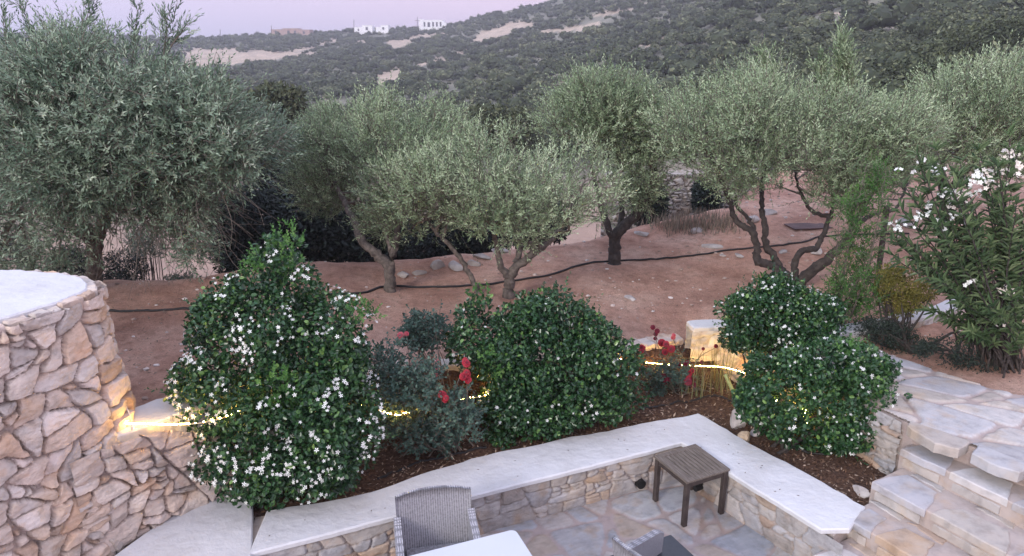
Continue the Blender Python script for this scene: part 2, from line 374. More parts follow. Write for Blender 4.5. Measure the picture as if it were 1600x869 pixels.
def garden_z(x, y):
    z = np.interp(x, [-8, -3, -1.5, 1.5, 3, 9], [1.17, 1.17, 1.03, .93, .90, .95])
    z = z + sstep(x, 0, 6) * sstep(y, 9.5, 15) * .35
    return z + (fbm(x * .8, y * .8, 11) - .5) * .06 + (fbm(x * 5, y * 5, 3) - .5) * .05
def ground_z(x, y):
    x = np.asarray(x, float); y = np.asarray(y, float)
    ye = np.interp(x, YE_X, YE_Y) + (fbm(x * 1.3, x * 0 + 3.3, 8) - .5) * .5
    ye = np.where(y * 0 + 1 > 0, ye, ye); f = sstep(y, ye, ye + 3.2); rim = .07 * np.exp(-((y - ye + .25) / .3) ** 2)
    zg = garden_z(x, np.minimum(y, ye + 1)) + rim; zf = far_h(x, y) + (fbm(x * .5, y * .5, 21) - .5) * .5
    return zg * (1 - f) + zf * f
def Pg(x, y):
    z = 1.0
    for _ in range(12):
        p = Pz(x, y, z); z = float(ground_z(p[0], p[1]))
    return Pz(x, y, z)

# plan outlines (metres)
BI = [Pz(400, 862, .46)[:2], Pz(1065, 691, .46)[:2], Pz(1295, 835, .46)[:2]]      # inner edge of bench: left, corner, right
BI_L, BI_C, BI_R = [np.array(b) for b in BI]
dl = unit(BI_L - BI_C); BI_L2 = BI_C + dl * 4.12
BO = [np.array(b) for b in ((-2.19, 5.36), (-1.35, 5.62), (-.4, 6.22), (.6, 6.62), (2.0, 7.12), (3.05, 5.45))]
LAND_W = [np.array(b) for b in ((2.45, 8.40), (2.66, 8.05), (3.1, 7.1), (3.5, 6.25), (3.6, 6.02))]   # west edge of landing
LAND = [(2.42, 8.42), (2.63, 8.05), (3.07, 7.1), (3.3, 6.64), (3.47, 6.25), (3.60, 6.02), (4.22, 5.28), (5.4, 3.2), (9, 3.2), (9, 5.2), (6.2, 5.9), (5.3, 6.4), tuple(Pz(1565, 612, .97)[:2]), tuple(Pz(1460, 580, .97)[:2]), tuple(Pz(1310, 525, .97)[:2]), (3.4, 8.5), (2.9, 8.6)]
LAND_Z = .97
PLB = [np.array(b) for b in ((-3.2, 6.3), (-2.2, 6.75), (-.8, 7.15), (.6, 7.7), (2.2, 8.5))]      # planter back line
CUT = [(-14, 2), (-3.1, 5.2), (-3.25, 5.9)] + [tuple(p) for p in PLB] + [(2.45, 8.6), (2.8, 8.3), (3.6, 7.6), (4.5, 6.6), (5.2, 6.1), (9, 5), (9, 2)]

def grid_mesh(xs, ys, zf, keep=None, col=None):
    X, Y = np.meshgrid(xs, ys); Z = zf(X, Y); V = np.stack([X, Y, Z], -1).reshape(-1, 3)
    nx, ny = len(xs), len(ys); i = np.arange(ny - 1)[:, None] * nx; j = np.arange(nx - 1)[None]
    Q = np.stack([i + j, i + j + 1, i + nx + j + 1, i + nx + j], -1).reshape(-1, 4)
    if keep is not None: Q = Q[keep(V[Q].mean(1))]
    return V, Q
# garden ground
def gcol(V): return .5
m, nt, b, o = nodes_mat('red_earth')
t1 = tex_noise(nt, 1.1, 6, .6); t2 = tex_noise(nt, 9, 8, .7); t3 = tex_noise(nt, 70, 3, .6)
base = ramp_n(nt, [(.32, (.37, .20, .145)), (.5, (.53, .315, .235)), (.68, (.64, .43, .335))], t1.outputs['Fac'])
sp2 = ramp_n(nt, [(.3, (.6, .58, .56)), (.5, (1, 1, 1)), (.7, (1.2, 1.2, 1.2))], t2.outputs['Fac'])
sp3 = ramp_n(nt, [(.35, (.72, .7, .7)), (.52, (1, 1, 1)), (.66, (1.05, 1.05, 1.05)), (.72, (1.7, 1.75, 1.8))], t3.outputs['Fac'])
c = mixrgb(nt, mixrgb(nt, base.outputs[0], sp2.outputs[0], .8, 'MULTIPLY'), sp3.outputs[0], .8, 'MULTIPLY')
nt.links.new(c, b.inputs['Base Color']); b.inputs['Roughness'].default_value = .95; b.inputs['Specular IOR Level'].default_value = .15
t4 = tex_noise(nt, 35, 8, .7); bump(nt, b, t4.outputs['Fac'], 1, .06)
M['earth'] = m
def garden_surface(x, y):
    P = np.stack([np.ravel(x), np.ravel(y)], 1); d = edgedist(P, np.array(PLB), False); k = sstep(P[:, 0], -1.2, .8) * (1 - sstep(P[:, 0], 2.3, 2.9))
    return ground_z(x, y) - (np.interp(P[:, 0], [-1, .8, 2.2], [0, .16, .26]) * k * np.exp(-(d / .38) ** 2)).reshape(np.shape(x)) + ((fbm(P[:, 0] * 12, P[:, 1] * 12, 13) - .5) * .035 * sstep(fbm(P[:, 0] * .9, P[:, 1] * .9, 14), .4, .6)).reshape(np.shape(x))
g = Geo(); V, Q = grid_mesh(np.arange(-11, 12.01, .06), np.arange(5.2, 18, .06), garden_surface, lambda c: ~inpoly(c[:, :2], CUT))
g.add(V, Q); gr = g.build('garden_ground', M['earth'], smooth=True); tag(gr, kind='structure')

# far hills: polar sheet
PATCH = [[(282, 78), (330, 74), (400, 76), (470, 79), (425, 93), (340, 102), (282, 110)], [(415, 92), (455, 76), (525, 61), (532, 65), (470, 80), (425, 96)],
         [(600, 66), (655, 52), (700, 49), (690, 55), (650, 63), (612, 79)], [(578, 127), (598, 109), (632, 106), (628, 117), (595, 134)],
         [(742, 52), (782, 36), (828, 32), (838, 38), (800, 50), (755, 67), (735, 66)], [(838, 47), (900, 42), (935, 34), (940, 39), (893, 50), (842, 54)], [(925, 24), (985, 10), (1015, 4), (990, 15), (940, 28)],
         [(422, 163), (440, 150), (482, 146), (474, 158), (430, 168)], [(498, 147), (520, 143), (518, 156), (500, 158)], [(698, 84), (735, 75), (722, 84), (705, 89)],
         [(1362, 42), (1395, 31), (1448, 35), (1440, 42), (1400, 45)], [(1002, 64), (1050, 58), (1042, 69), (1004, 73)], [(856, 147), (866, 128), (878, 130), (872, 146)],
         [(1270, 22), (1330, 18), (1325, 24)], [(455, 84), (490, 80), (488, 86), (456, 88)], [(540, 66), (580, 60), (578, 66), (545, 70)],
         [(640, 100), (690, 88), (700, 92), (655, 105)]]
def patch_mask(V):
    q = proj(V); q = q + np.stack([fbm(q[:, 0] / 14, q[:, 1] / 6, 31) - .47, fbm(q[:, 0] / 14, q[:, 1] / 6, 32) - .47], 1) * [24, 10]
    r = np.zeros(len(V), bool)
    for p in PATCH: r |= inpoly(q, p)
    return r
azs = np.linspace(-1.15, 1.15, 620); rs = np.concatenate([np.linspace(13, 40, 60), np.geomspace(40.5, 480, 260), np.geomspace(490, 640, 10)])
A_, R_ = np.meshgrid(azs, rs); X = np.sin(A_) * R_; Y = np.cos(A_) * R_
Z = ground_z(X, Y) - .12 * (R_ < 20) + (fbm(X / 6, Y / 6, 41) - .5) * 1.2 * (R_ > 60)
V = np.stack([X, Y, Z], -1).reshape(-1, 3); nx, ny = len(azs), len(rs); i = np.arange(ny - 1)[:, None] * nx; j = np.arange(nx - 1)[None]
Q = np.stack([i + j, i + j + 1, i + nx + j + 1, i + nx + j], -1).reshape(-1, 4)
c_ = V[Q].mean(1); Q = Q[~((np.abs(c_[:, 0]) < 10.8) & (c_[:, 1] < 17.7))]
pm = patch_mask(V); n1 = fbm(V[:, 0] / 9, V[:, 1] / 9, 51)[:, None]; dist = np.hypot(V[:, 0], V[:, 1])[:, None]
col = np.array([.11, .115, .085]) * (1 - n1) + np.array([.25, .23, .18]) * n1
tan = np.array([.41, .325, .25]) * (.8 + .4 * fbm(V[:, 0] / 4, V[:, 1] / 4, 52)[:, None])
col = np.where(pm[:, None], tan, col); near = sstep(dist, 22, 45); col = col * near + np.array([.33, .23, .18]) * (1 - near)
M['hill'] = mat_attr('hillside_earth', .95, .3, .4, .5, .3, 1.2, .1, False)
g = Geo(); g.add(V, Q, col); tag(g.build('hills', M['hill'], smooth=True), kind='structure')

# ------------------------------------------------------------ maquis on the hillside
def ico(sub=1):
    import bmesh
    bm = bmesh.new(); bmesh.ops.create_icosphere(bm, subdivisions=sub, radius=1)
    V = np.array([v.co[:] for v in bm.verts]); F = np.array([[v.index for v in f.verts] for f in bm.faces]); bm.free(); return V, F
ICO1, ICO2 = ico(2), ico(3)
def shrub_template(nleaf, size, seed, nl=9):
    """unit dome shrub: several overlapping lumps plus leaf clumps, returns V, tris, quads, tint"""
    r = np.random.default_rng(seed); V = []; F = []; C = []; n = 0; IV, IF = ICO1
    lobes = []
    for k in range(nl):
        a = r.random() * 6.28; q = r.random() ** .6 * .72 * (k > 0); rad = r.uniform(.24, .42) * (1 if k else 1.3)
        lobes.append((math.cos(a) * q, math.sin(a) * q, .28 + (1 - q) * .38 * r.random() + .1, rad))
    lobes = np.array(lobes)
    for l in lobes:
        v = IV * (1 + r.uniform(-.16, .16, (len(IV), 1))) * l[3] * .74 + l[:3]; v[:, 2] = np.maximum(v[:, 2], -.15)
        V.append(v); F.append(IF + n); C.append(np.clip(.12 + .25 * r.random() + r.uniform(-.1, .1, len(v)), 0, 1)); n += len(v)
    i = r.integers(0, nl, nleaf); d = unit(r.normal(0, 1, (nleaf, 3)) + [0, 0, .45]); p = lobes[i, :3] + d * lobes[i, 3:4] * r.uniform(.7, 1.2, (nleaf, 1))
    nrm = unit(d + r.normal(0, .5, (nleaf, 3))); u = unit(np.cross(nrm, r.normal(0, 1, (nleaf, 3)))); w = np.cross(nrm, u); s_ = size * r.uniform(.6, 1.4, (nleaf, 1))
    q4 = np.stack([p - u * s_, p - w * s_ * .6, p + u * s_, p + w * s_ * .6], 1).reshape(-1, 3)
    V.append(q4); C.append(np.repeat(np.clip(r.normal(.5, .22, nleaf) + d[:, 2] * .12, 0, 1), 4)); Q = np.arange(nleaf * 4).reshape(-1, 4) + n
    return np.concatenate(V), np.concatenate(F), Q, np.concatenate(C)
def scatter_shrubs():
    pts = []; n = 30000
    az = rng.uniform(-.75, .75, n); E, RR = ridge(az); d = np.sqrt(rng.uniform(0, 1, n) * ((RR * 1.04) ** 2 - 42 ** 2) + 42 ** 2)
    x = np.sin(az) * d; y = np.cos(az) * d; z = ground_z(x, y); V = np.stack([x, y, z], 1); q = proj(V)
    ok = (q[:, 0] > -60) & (q[:, 0] < 1660) & (q[:, 1] > -30) & (q[:, 1] < 330) & ~patch_mask(V + [0, 0, 1.0])
    open_ = (q[:, 1] < 62) & (q[:, 0] < 1050); dens = np.where(open_, .8, 1.0) * (fbm(x / 22, y / 22, 61) > np.where(open_, .36, .24))
    ok &= rng.random(n) < dens
    V = V[ok]; d = d[ok]; r = rng.uniform(.8, 2.2, len(V)) * (.7 + .7 * rng.random(len(V)) ** 2)
    # thin so that centres keep apart
    cell = {}; keep = []
    for k in np.argsort(-r):
        cx, cy = int(V[k, 0] // 3), int(V[k, 1] // 3); bad = False
        for dx in (-1, 0, 1):
            for dy in (-1, 0, 1):
                for m_ in cell.get((cx + dx, cy + dy), ()):
                    if (V[k, 0] - V[m_, 0]) ** 2 + (V[k, 1] - V[m_, 1]) ** 2 < ((r[k] + r[m_]) * .62) ** 2: bad = True; break
                if bad: break
            if bad: break
        if not bad: cell.setdefault((cx, cy), []).append(k); keep.append(k)
    return V[keep], d[keep], r[keep]
SV, SD, SR = scatter_shrubs()
order = np.argsort(SD); SV, SD, SR = SV[order], SD[order], SR[order]
NIND = min(220, len(SV))
protos = []
for k in range(5):
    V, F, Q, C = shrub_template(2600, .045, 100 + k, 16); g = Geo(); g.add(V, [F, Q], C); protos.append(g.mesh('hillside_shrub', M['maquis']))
for k in range(NIND):
    o = bpy.data.objects.new('hillside_shrub', protos[k % 5]); COL.objects.link(o); o.location = SV[k] - [0, 0, .1]
    o.scale = (SR[k] * 1.15, SR[k] * 1.15, SR[k] * rng.uniform(.8, 1.2)); o.rotation_euler.z = rng.random() * 6.28
    tag(o, 'round dark green wild shrub growing low on the scrub-covered hillside', 'shrub', 'wild shrubs at the foot of the hillside')
tm_far = [shrub_template(110, .12, 200 + k, 4) for k in range(8)]; tm_mid = [shrub_template(300, .085, 300 + k, 7) for k in range(8)]
g = Geo()
for k in range(NIND, len(SV)):
    V, F, Q, C = (tm_mid if SD[k] < 150 else tm_far)[k % 8]; a = rng.random() * 6.28; ca, sa = math.cos(a), math.sin(a)
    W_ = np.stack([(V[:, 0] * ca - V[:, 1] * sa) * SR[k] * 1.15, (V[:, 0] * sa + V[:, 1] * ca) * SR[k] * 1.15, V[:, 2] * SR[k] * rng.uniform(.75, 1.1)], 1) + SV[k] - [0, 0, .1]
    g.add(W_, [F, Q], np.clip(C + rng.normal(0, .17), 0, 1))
o = g.build('hillside_scrub', M['maquis']); tag(o, 'dark green maquis scrub covering the far hillside', 'scrub', kind='stuff')
print('shrubs', len(SV), 'verts', g.n)
# ------------------------------------------------------------ masonry
PAL_WALL = np.array([[.58, .51, .46], [.62, .56, .51], [.54, .48, .44], [.59, .50, .43], [.56, .52, .49], [.63, .59, .56], [.53, .42, .34], [.50, .47, .45], [.59, .51, .46], [.62, .55, .50], [.60, .54, .51]])
PAL_WALL = PAL_WALL * [.95, .90, .85]
PAL_GREY = np.array([[.50, .48, .46], [.44, .42, .41], [.56, .54, .52], [.47, .43, .39]])
PAL_BENCH = np.array([[.50, .47, .45], [.53, .48, .44], [.48, .43, .39], [.53, .42, .33], [.46, .45, .46], [.57, .53, .50], [.48, .36, .28], [.52, .49, .47], [.50, .48, .48]]) * .78
PAL_FLAG = np.array([[.42, .42, .44], [.48, .47, .48], [.43, .40, .39], [.38, .40, .44], [.50, .47, .46], [.45, .39, .34], [.40, .41, .43]]) * .82
PAL_STEP = np.array([[.50, .51, .55], [.56, .56, .58], [.46, .47, .52], [.54, .51, .50], [.60, .59, .60], [.52, .49, .47]]) * .78
PAL_FLAG = PAL_FLAG * [1.04, 1, .95]
PAL_STEP = PAL_STEP * [1.05, 1, .94]
def stone_field(U, V, size, asp, pal, gap, bevel, relief, warp, seed, mortar, tilt=.3, shear=0, small=.25, mortar_depth=1.0, ang=.28, rough=1.0):
    """irregular angular stonework over the plane (U, V) in metres, from recursive slanted splits: height above the mortar, colour per point"""
    r = np.random.default_rng(seed); sh = U.shape; u = U.ravel(); v = V.ravel()
    uu = u + shear * v; vv = v * asp; f_ = size * 1.1
    P = np.stack([uu + (fbm(uu / f_, vv / f_, seed + 1) - .47) * warp, vv + (fbm(uu / f_, vv / f_, seed + 2) - .47) * warp], 1)
    n = len(u); ks = size * .06; E = np.zeros(n); I1 = np.zeros(n, int); cen = []; sz = []; axis = []
    stack = [(np.arange(n), 0)]
    while stack:
        idx, depth = stack.pop(); p = P[idx]; lo, hi = np.percentile(p, 1, axis=0), np.percentile(p, 99, axis=0); w = hi - lo; lim = size * (r.uniform(.25, .6) if r.random() < small else r.uniform(.85, 1.75))
        if len(idx) < 6 or (w[0] * w[1] < lim * lim and max(w) < 2.6 * min(w) + .02) or depth > 14:
            I1[idx] = len(cen); cen.append(p.mean(0)); sz.append(max(.02, w.mean())); continue
        ax = 0 if w[0] > w[1] * r.uniform(.9, 1.12) else 1; c = lo + w * (r.uniform(.3, .7) if max(w) < size * 4 else r.uniform(.42, .58))
        a = r.normal(0, ang) + (0 if ax == 0 else math.pi / 2); nrm = np.array([math.cos(a), math.sin(a)]); d = (p - c) @ nrm
        E[idx] += np.exp(-np.abs(d) / ks); m_ = d > 0
        if m_.all() or not m_.any(): I1[idx] = len(cen); cen.append(p.mean(0)); sz.append(max(.02, w.mean())); continue
        stack.append((idx[m_], depth + 1)); stack.append((idx[~m_], depth + 1))
    cen = np.array(cen); sz = np.array(sz); k = len(cen)
    rel = (P - cen[I1]) / sz[I1][:, None]
    # round the corners: distance measured also from a superellipse round the stone
    col = pal[r.integers(0, len(pal), k)] * r.uniform(.84, 1.12, (k, 1)); dep = r.uniform(.6, 1.15, k); t1 = r.normal(0, tilt, (k, 2)); t2 = r.normal(0, tilt * 2.2, (k, 2)); t3 = r.normal(0, tilt * 2.2, (k, 2))
    E = -ks * np.log(np.maximum(E, 1e-9)); E = E + (fbm(u / .035, v / .035, seed + 9) - .47) * .016 * min(1, size / .2)
    prof = np.sqrt(sstep(E, gap * .6, gap + bevel)); pl = (rel * t1[I1]).sum(1)
    pl = np.minimum(pl, .18 + (rel * t2[I1]).sum(1)); pl = np.minimum(pl, .2 + (rel * t3[I1]).sum(1))
    ro = (fbm(u / .045, v / .022, seed + 3) - .5) * .3 + (fbm(u / .15, v / .1, seed + 4) - .5) * .6
    h = relief * prof * np.maximum(dep[I1] + pl + ro * rough, .15) - relief * .22 * mortar_depth * (1 - prof) + (1 - prof) * (fbm(u / .03, v / .03, seed + 5) - .5) * .006
    stain = (fbm(u / .5, v / .5, seed + 6) - .5)[:, None]
    c = col[I1] * (1 + .2 * stain) * (1 + .34 * (fbm(P[:, 0] / .08 + I1 * 3.1, P[:, 1] / .022, seed + 7) - .5)[:, None])
    ora = sstep(fbm(u / .13, v / .09, seed + 8), .56, .72)[:, None]; c = c * (1 - .5 * ora) + c * np.array([1.04, .86, .70]) * .5 * ora
    mt = np.asarray(mortar) * (1 + .2 * stain); q = sstep(E, gap * .6, gap * 1.1)[:, None]
    return h.reshape(sh), (mt * (1 - q) + c * q).reshape(*sh, 3)
def sheet(g, P, C, flip=False):
    ny, nx = P.shape[:2]; i = np.arange(ny - 1)[:, None] * nx; j = np.arange(nx - 1)[None]
    Q = np.stack([i + j, i + j + 1, i + nx + j + 1, i + nx + j], -1).reshape(-1, 4)
    g.add(P.reshape(-1, 3), Q[:, ::-1] if flip else Q, C.reshape(-1, 3))
def wall_strip(g, path, z0, z1, step=.012, flip=False, batter=None, **kw):
    """stone face along a plan path; outward is to the right of travel; z0, z1 constants or functions of arclength"""
    P = np.asarray(path, float); d = np.concatenate([[0], np.cumsum(np.linalg.norm(np.diff(P, axis=0), axis=1))])
    ns = max(3, int(d[-1] / step)); s_ = np.linspace(0, d[-1], ns); X = np.interp(s_, d, P[:, 0]); Y = np.interp(s_, d, P[:, 1])
    T = unit(np.stack([np.gradient(X), np.gradient(Y)], 1)); Nn = np.stack([T[:, 1], -T[:, 0]], 1) * (-1 if flip else 1)
    f0 = z0(s_) if callable(z0) else np.full(ns, z0); f1 = z1(s_) if callable(z1) else np.full(ns, z1)
    nz = max(3, int((f1 - f0).max() / step)); t = np.linspace(0, 1, nz)[:, None]; Zg = f0[None] * (1 - t) + f1[None] * t; Ug = np.repeat(s_[None], nz, 0)
    h, C = stone_field(Ug, Zg, **kw)
    if batter: h = h + batter(Zg)
    XY = np.stack([X, Y], 1)[None] + Nn[None] * h[..., None]
    sheet(g, np.concatenate([XY, Zg[..., None]], -1), C, flip)
    return X, Y, Nn
def catmull(P, n): return smooth_path(np.concatenate([np.asarray(P, float), np.zeros((len(P), 1))], 1), n)[:, :2]

# plaster
m, nt, b, o = nodes_mat('lime_plaster'); t = tex_noise(nt, 2.5, 7, .65); t2 = tex_noise(nt, 22, 6, .7)
r1 = ramp_n(nt, [(.3, (.50, .49, .485)), (.52, (.56, .555, .56)), (.75, (.60, .60, .615))], t.outputs['Fac']); r2 = ramp_n(nt, [(.26, (.66, .6, .54)), (.36, (.97, .96, .95)), (.6, (1, 1, 1))], t2.outputs['Fac'])
nt.links.new(mixrgb(nt, r1.outputs[0], r2.outputs[0], .6, 'MULTIPLY'), b.inputs['Base Color']); b.inputs['Roughness'].default_value = .8; b.inputs['Specular IOR Level'].default_value = .25
t4 = tex_noise(nt, 9, 7, .6); bump(nt, b, t4.outputs['Fac'], .6, .03); M['plaster'] = m

# patio floor
xs = np.arange(-3.6, 4.6, .016); ys = np.arange(3.1, 6.75, .016); X, Y = np.meshgrid(xs, ys); ca, sa = math.cos(.42), math.sin(.42)
h, C = stone_field(X * ca + Y * sa, -X * sa + Y * ca, size=.52, asp=1.1, pal=PAL_FLAG, gap=.018, bevel=.012, relief=.010, warp=.14, seed=43, mortar=(.33, .27, .25), tilt=.08, small=.25, ang=.3, rough=.35)
g = Geo(); sheet(g, np.stack([X, Y, h], -1), C); tag(g.build('patio_floor', M['flag'], smooth=True), kind='structure')

# bench seat wall round the patio
bench = empty('stone_bench', (0, 6, 0), 'low white-capped stone bench wall wrapping the patio corner behind the side table', 'bench')
g = Geo(); ins = .045
nL = np.array([-dl[1], dl[0]]);
if nL @ (BO[3] - BI_C) < 0: nL = -nL
dr = unit(BI_R - BI_C); nR = np.array([-dr[1], dr[0]])
if nR @ (BO[5] - BI_R) < 0: nR = -nR
cc_ = BI_C + nL * ins + nR * ins * 1.1
KB = dict(size=.29, asp=2.1, pal=PAL_BENCH, gap=.003, bevel=.01, relief=.022, warp=.06, ang=.16, mortar=(.36, .31, .28), tilt=.25, small=.35)
wall_strip(g, [BI_L2 + nL * ins, cc_], -.01, .42, step=.01, seed=5, **KB)
wall_strip(g, [cc_, BI_R + nR * ins + dr * .12], -.01, .42, step=.01, seed=9, **KB)
g.build('stone_face', M['stone'], bench, smooth=True)
def wavy(a, b, amp, n=26):
    a = np.asarray(a); b = np.asarray(b); t = np.linspace(0, 1, n)[:-1, None]; nn = unit(np.array([-(b - a)[1], (b - a)[0]]))
    return a + (b - a) * t + nn * (rng.normal(0, amp * .35, (n - 1, 1)) + amp * np.sin(t * 9 + rng.random() * 6))
cap = np.concatenate([wavy(BI_L2, BI_C, .006, 40), wavy(BI_C, BI_R, .006, 24), [BI_R + (BO[5] - BI_R) * .35 + dr * .07], wavy(BO[5], BO[4], .014, 20), wavy(BO[4], BO[3], .014, 16), wavy(BO[3], BO[2], .012, 14), wavy(BO[2], BO[1], .012, 12), wavy(BO[1], BO[0], .010, 10)])
g = Geo(); prism(g, cap, .415, .46, .5, 0, .012, .05); g.build('bench_top', M['plaster'], bench)
g = Geo(); back = [tuple(BI_L2 + nL * (ins + .03)), tuple(cc_ + nL * .03 + nR * .03), tuple(BI_R + nR * (ins + .03)), tuple(BO[5] - nR * .03), tuple(BO[4] - nR * .03 - nL * .03), tuple(BO[3] - nL * .03), tuple(BO[2] - nL * .03), tuple(BO[1] - nL * .03), tuple(BO[0])]
prism(g, back, -.05, .414, (.40, .34, .30)); g.build('core', M['stone'], bench)

# curved left slab and retaining wall
SLC = [(-3.35, 4.2), (-3.10, 4.84), (-2.97, 5.15), (-2.82, 5.40), (-2.62, 5.58), (-2.35, 5.72), (-2.0, 5.82)]
seat = empty('plaster_slab', (-2.6, 5, 0), 'broad white plaster slab filling the curve between stone retaining wall and bench', 'slab')
g = Geo(); poly = [(-2.02 + .02, 4.83), (-2.19 - .012, 5.37), (-2.21, 5.8)] + [tuple(p) for p in catmull(SLC, 30)[::-1] if p[0] < -2.2] + [(-3.3, 4.0), (-1.8, 4.0)]
poly = [(-1.80, 4.0), (-2.035, 4.83), (-2.205, 5.37), (-2.30, 5.62)] + [tuple(p) for p in catmull(SLC, 30)[::-1] if p[0] < -2.4] + [(-3.5, 4.0)]
prism(g, poly, -.04, .457, .5, 0, .01, .06); g.build('slab', M['plaster'], seat)
KW = dict(size=.23, asp=1.35, pal=PAL_WALL, gap=.003, bevel=.011, relief=.05, warp=.10, shear=-.15, ang=.3, mortar=(.30, .24, .21), tilt=.42, small=.34, mortar_depth=1.2)
LZ = 1.3
def ledge_z(s_): return np.full(len(s_), LZ)
rw = empty('retaining_wall', (-2.6, 5.8, 0), 'curved rough stone retaining wall with lit white ledge beside the white slab', 'wall')
g = Geo(); rwp = catmull([(-3.30, 4.80), (-3.10, 5.05), (-2.9, 5.27), (-2.74, 5.46), (-2.5, 5.63), (-2.2, 5.78), (-1.9, 5.9)], 60)
wall_strip(g, rwp, .42, lambda s_: LZ - .28 * sstep(s_, .55, 1.3), step=.009, seed=12, **KW); g.build('stone_face', M['stone'], rw, smooth=False)
g = Geo(); back_e = [(-1.75, 6.35), (-2.3, 6.2), (-2.75, 6.0), (-3.2, 5.85), (-3.5, 5.75)]
f = [p + np.array([-.05, .07]) for p in rwp[:34]]
prism(g, [tuple(p) for p in f] + [(-2.35, 6.05), (-2.75, 5.98), (-3.1, 5.80), (-3.3, 5.5)], LZ - .25, LZ + .012, .5, .004, .012, .04); g.build('ledge', M['plaster'], rw)

# round tower with flat white roof
TZ = 2.45
rim = np.array([-.09, -.03]) + catmull([(-6.2, .2), (-4.75, 2.55), (-4.0, 3.80), (-3.55, 4.50), (-3.35, 4.82), (-3.20, 5.10), (-3.14, 5.32), (-3.18, 5.53), (-3.32, 5.72), (-3.58, 5.86), (-4.0, 5.95), (-5.2, 6.0), (-7, 5.7)], 300)
tw = empty('stone_tower', (-4.4, 4, 0), 'curved fieldstone wall with flat white plaster top rising at the left edge', 'wall')
g = Geo(); KT = dict(KW); KT.update(size=.25, mortar=(.38, .31, .27), mortar_depth=.8, bevel=.010, relief=.055, warp=.12)
wall_strip(g, rim[100:270], .0, lambda s_: TZ - .03 + .0 * s_, step=.010, seed=23, batter=lambda z: .15 * np.clip((TZ - z) / 2, 0, 1) ** 1.2, **KT); g.build('stone_face', M['stone'], tw, smooth=False)
ri = rim + 0; T = unit(np.gradient(ri, axis=0)); inn = ri + np.stack([-T[:, 1], T[:, 0]], 1) * .055
edge_r = rng.normal(0, .012, (len(inn), 1)) ; k3 = np.convolve(edge_r[:, 0], np.ones(3) / 3, 'same')[:, None]
inn = inn + np.stack([-T[:, 1], T[:, 0]], 1) * k3
g = Geo(); prism(g, [tuple(p) for p in inn] + [(-9, 5), (-9, 0)], 2.2, TZ + .012, .5, 0, .012, .5); g.build('roof', M['plaster'], tw)
# rim stones under the plaster lip
g = Geo(); d_ = np.concatenate([[0], np.cumsum(np.linalg.norm(np.diff(rim, axis=0), axis=1))]); s0 = 1.5
while s0 < d_[-1] - 1.4:
    w = rng.uniform(.07, .2); s1 = s0 + w; q = [np.interp(v, d_, rim[:, 0]) for v in (s0, s1)], [np.interp(v, d_, rim[:, 1]) for v in (s0, s1)]
    a = np.array([q[0][0], q[1][0]]); b_ = np.array([q[0][1], q[1][1]]); t_ = unit(b_ - a); nn = np.array([t_[1], -t_[0]]); o1, o2 = rng.uniform(.0, .035, 2)
    prism(g, [a + nn * o1 + t_ * .008, b_ + nn * o2 - t_ * .008, b_ - nn * .14, a - nn * .14], TZ - rng.uniform(.07, .10), TZ + rng.uniform(-.02, .006), PAL_WALL[rng.integers(11)], .006, .012, .04, .004); s0 = s1
g.build('rim_stones', M['stone'], tw)

# planter soil
g = Geo(); xs = np.arange(-2.75, 3.9, .05); ys = np.arange(4.9, 9.1, .05)
def soil_z(x, y):
    P = np.stack([np.ravel(x), np.ravel(y)], 1); a = edgedist(P, np.array(BO), False); b_ = edgedist(P, np.array(PLB), False)
    t = a / (a + b_); z = .40 + sstep(t, .55, 1.0) * np.interp(P[:, 0], [-2.4, -1, .5, 1.5, 2.3], [.72, .6, .42, .36, .30]) 
    z = z + (fbm(P[:, 0] * 6, P[:, 1] * 6, 71) - .5) * .07 + (fbm(P[:, 0] * 22, P[:, 1] * 22, 72) - .5) * .03
    return z.reshape(np.shape(x))
PLAN = [tuple(p) for p in BO] + [(3.3, 5.75), (3.7, 6.2), (3.6, 6.9), (3.0, 7.8), (2.5, 8.7)] + [tuple(p) for p in PLB[::-1]] + [(-2.9, 5.9)]
V, Q = grid_mesh(xs, ys, soil_z, lambda c: inpoly(c[:, :2], PLAN)); g.add(V, Q); tag(g.build('planter_soil', M['soil'], smooth=True), kind='structure')
g = Geo(); wall_strip(g, [tuple(p) for p in PLB], .3, lambda s_: np.interp(s_, [0, 2, 4, 6], [1.14, 1.0, .84, .72]), step=.03, seed=31, flip=False, **dict(KW, relief=.03))
pp = np.array(PLB, float); dd_ = np.concatenate([[0], np.cumsum(np.linalg.norm(np.diff(pp, axis=0), axis=1))]); s0 = 0
while s0 < dd_[-1] - .1:
    w = rng.uniform(.14, .34); a, b_ = [np.array([np.interp(v, dd_, pp[:, 0]), np.interp(v, dd_, pp[:, 1])]) for v in (s0, s0 + w)]; t_ = unit(b_ - a); nn = np.array([-t_[1], t_[0]]); zt2 = np.interp(s0, [0, 2, 4, 6], [1.14, 1.02, .86, .74])
    prism(g, [a - nn * .05 + t_ * .01, b_ - nn * rng.uniform(.03, .07) - t_ * .01, b_ + nn * rng.uniform(.14, .22), a + nn * rng.uniform(.14, .22)], zt2 - .1, zt2 + rng.uniform(.0, .04), PAL_WALL[rng.integers(11)], .008, .015, .05, .004); s0 += w
tag(g.build('planter_wall', M['stone'], smooth=False), 'low rubble wall edging the red earth behind the flowering bushes', 'wall')
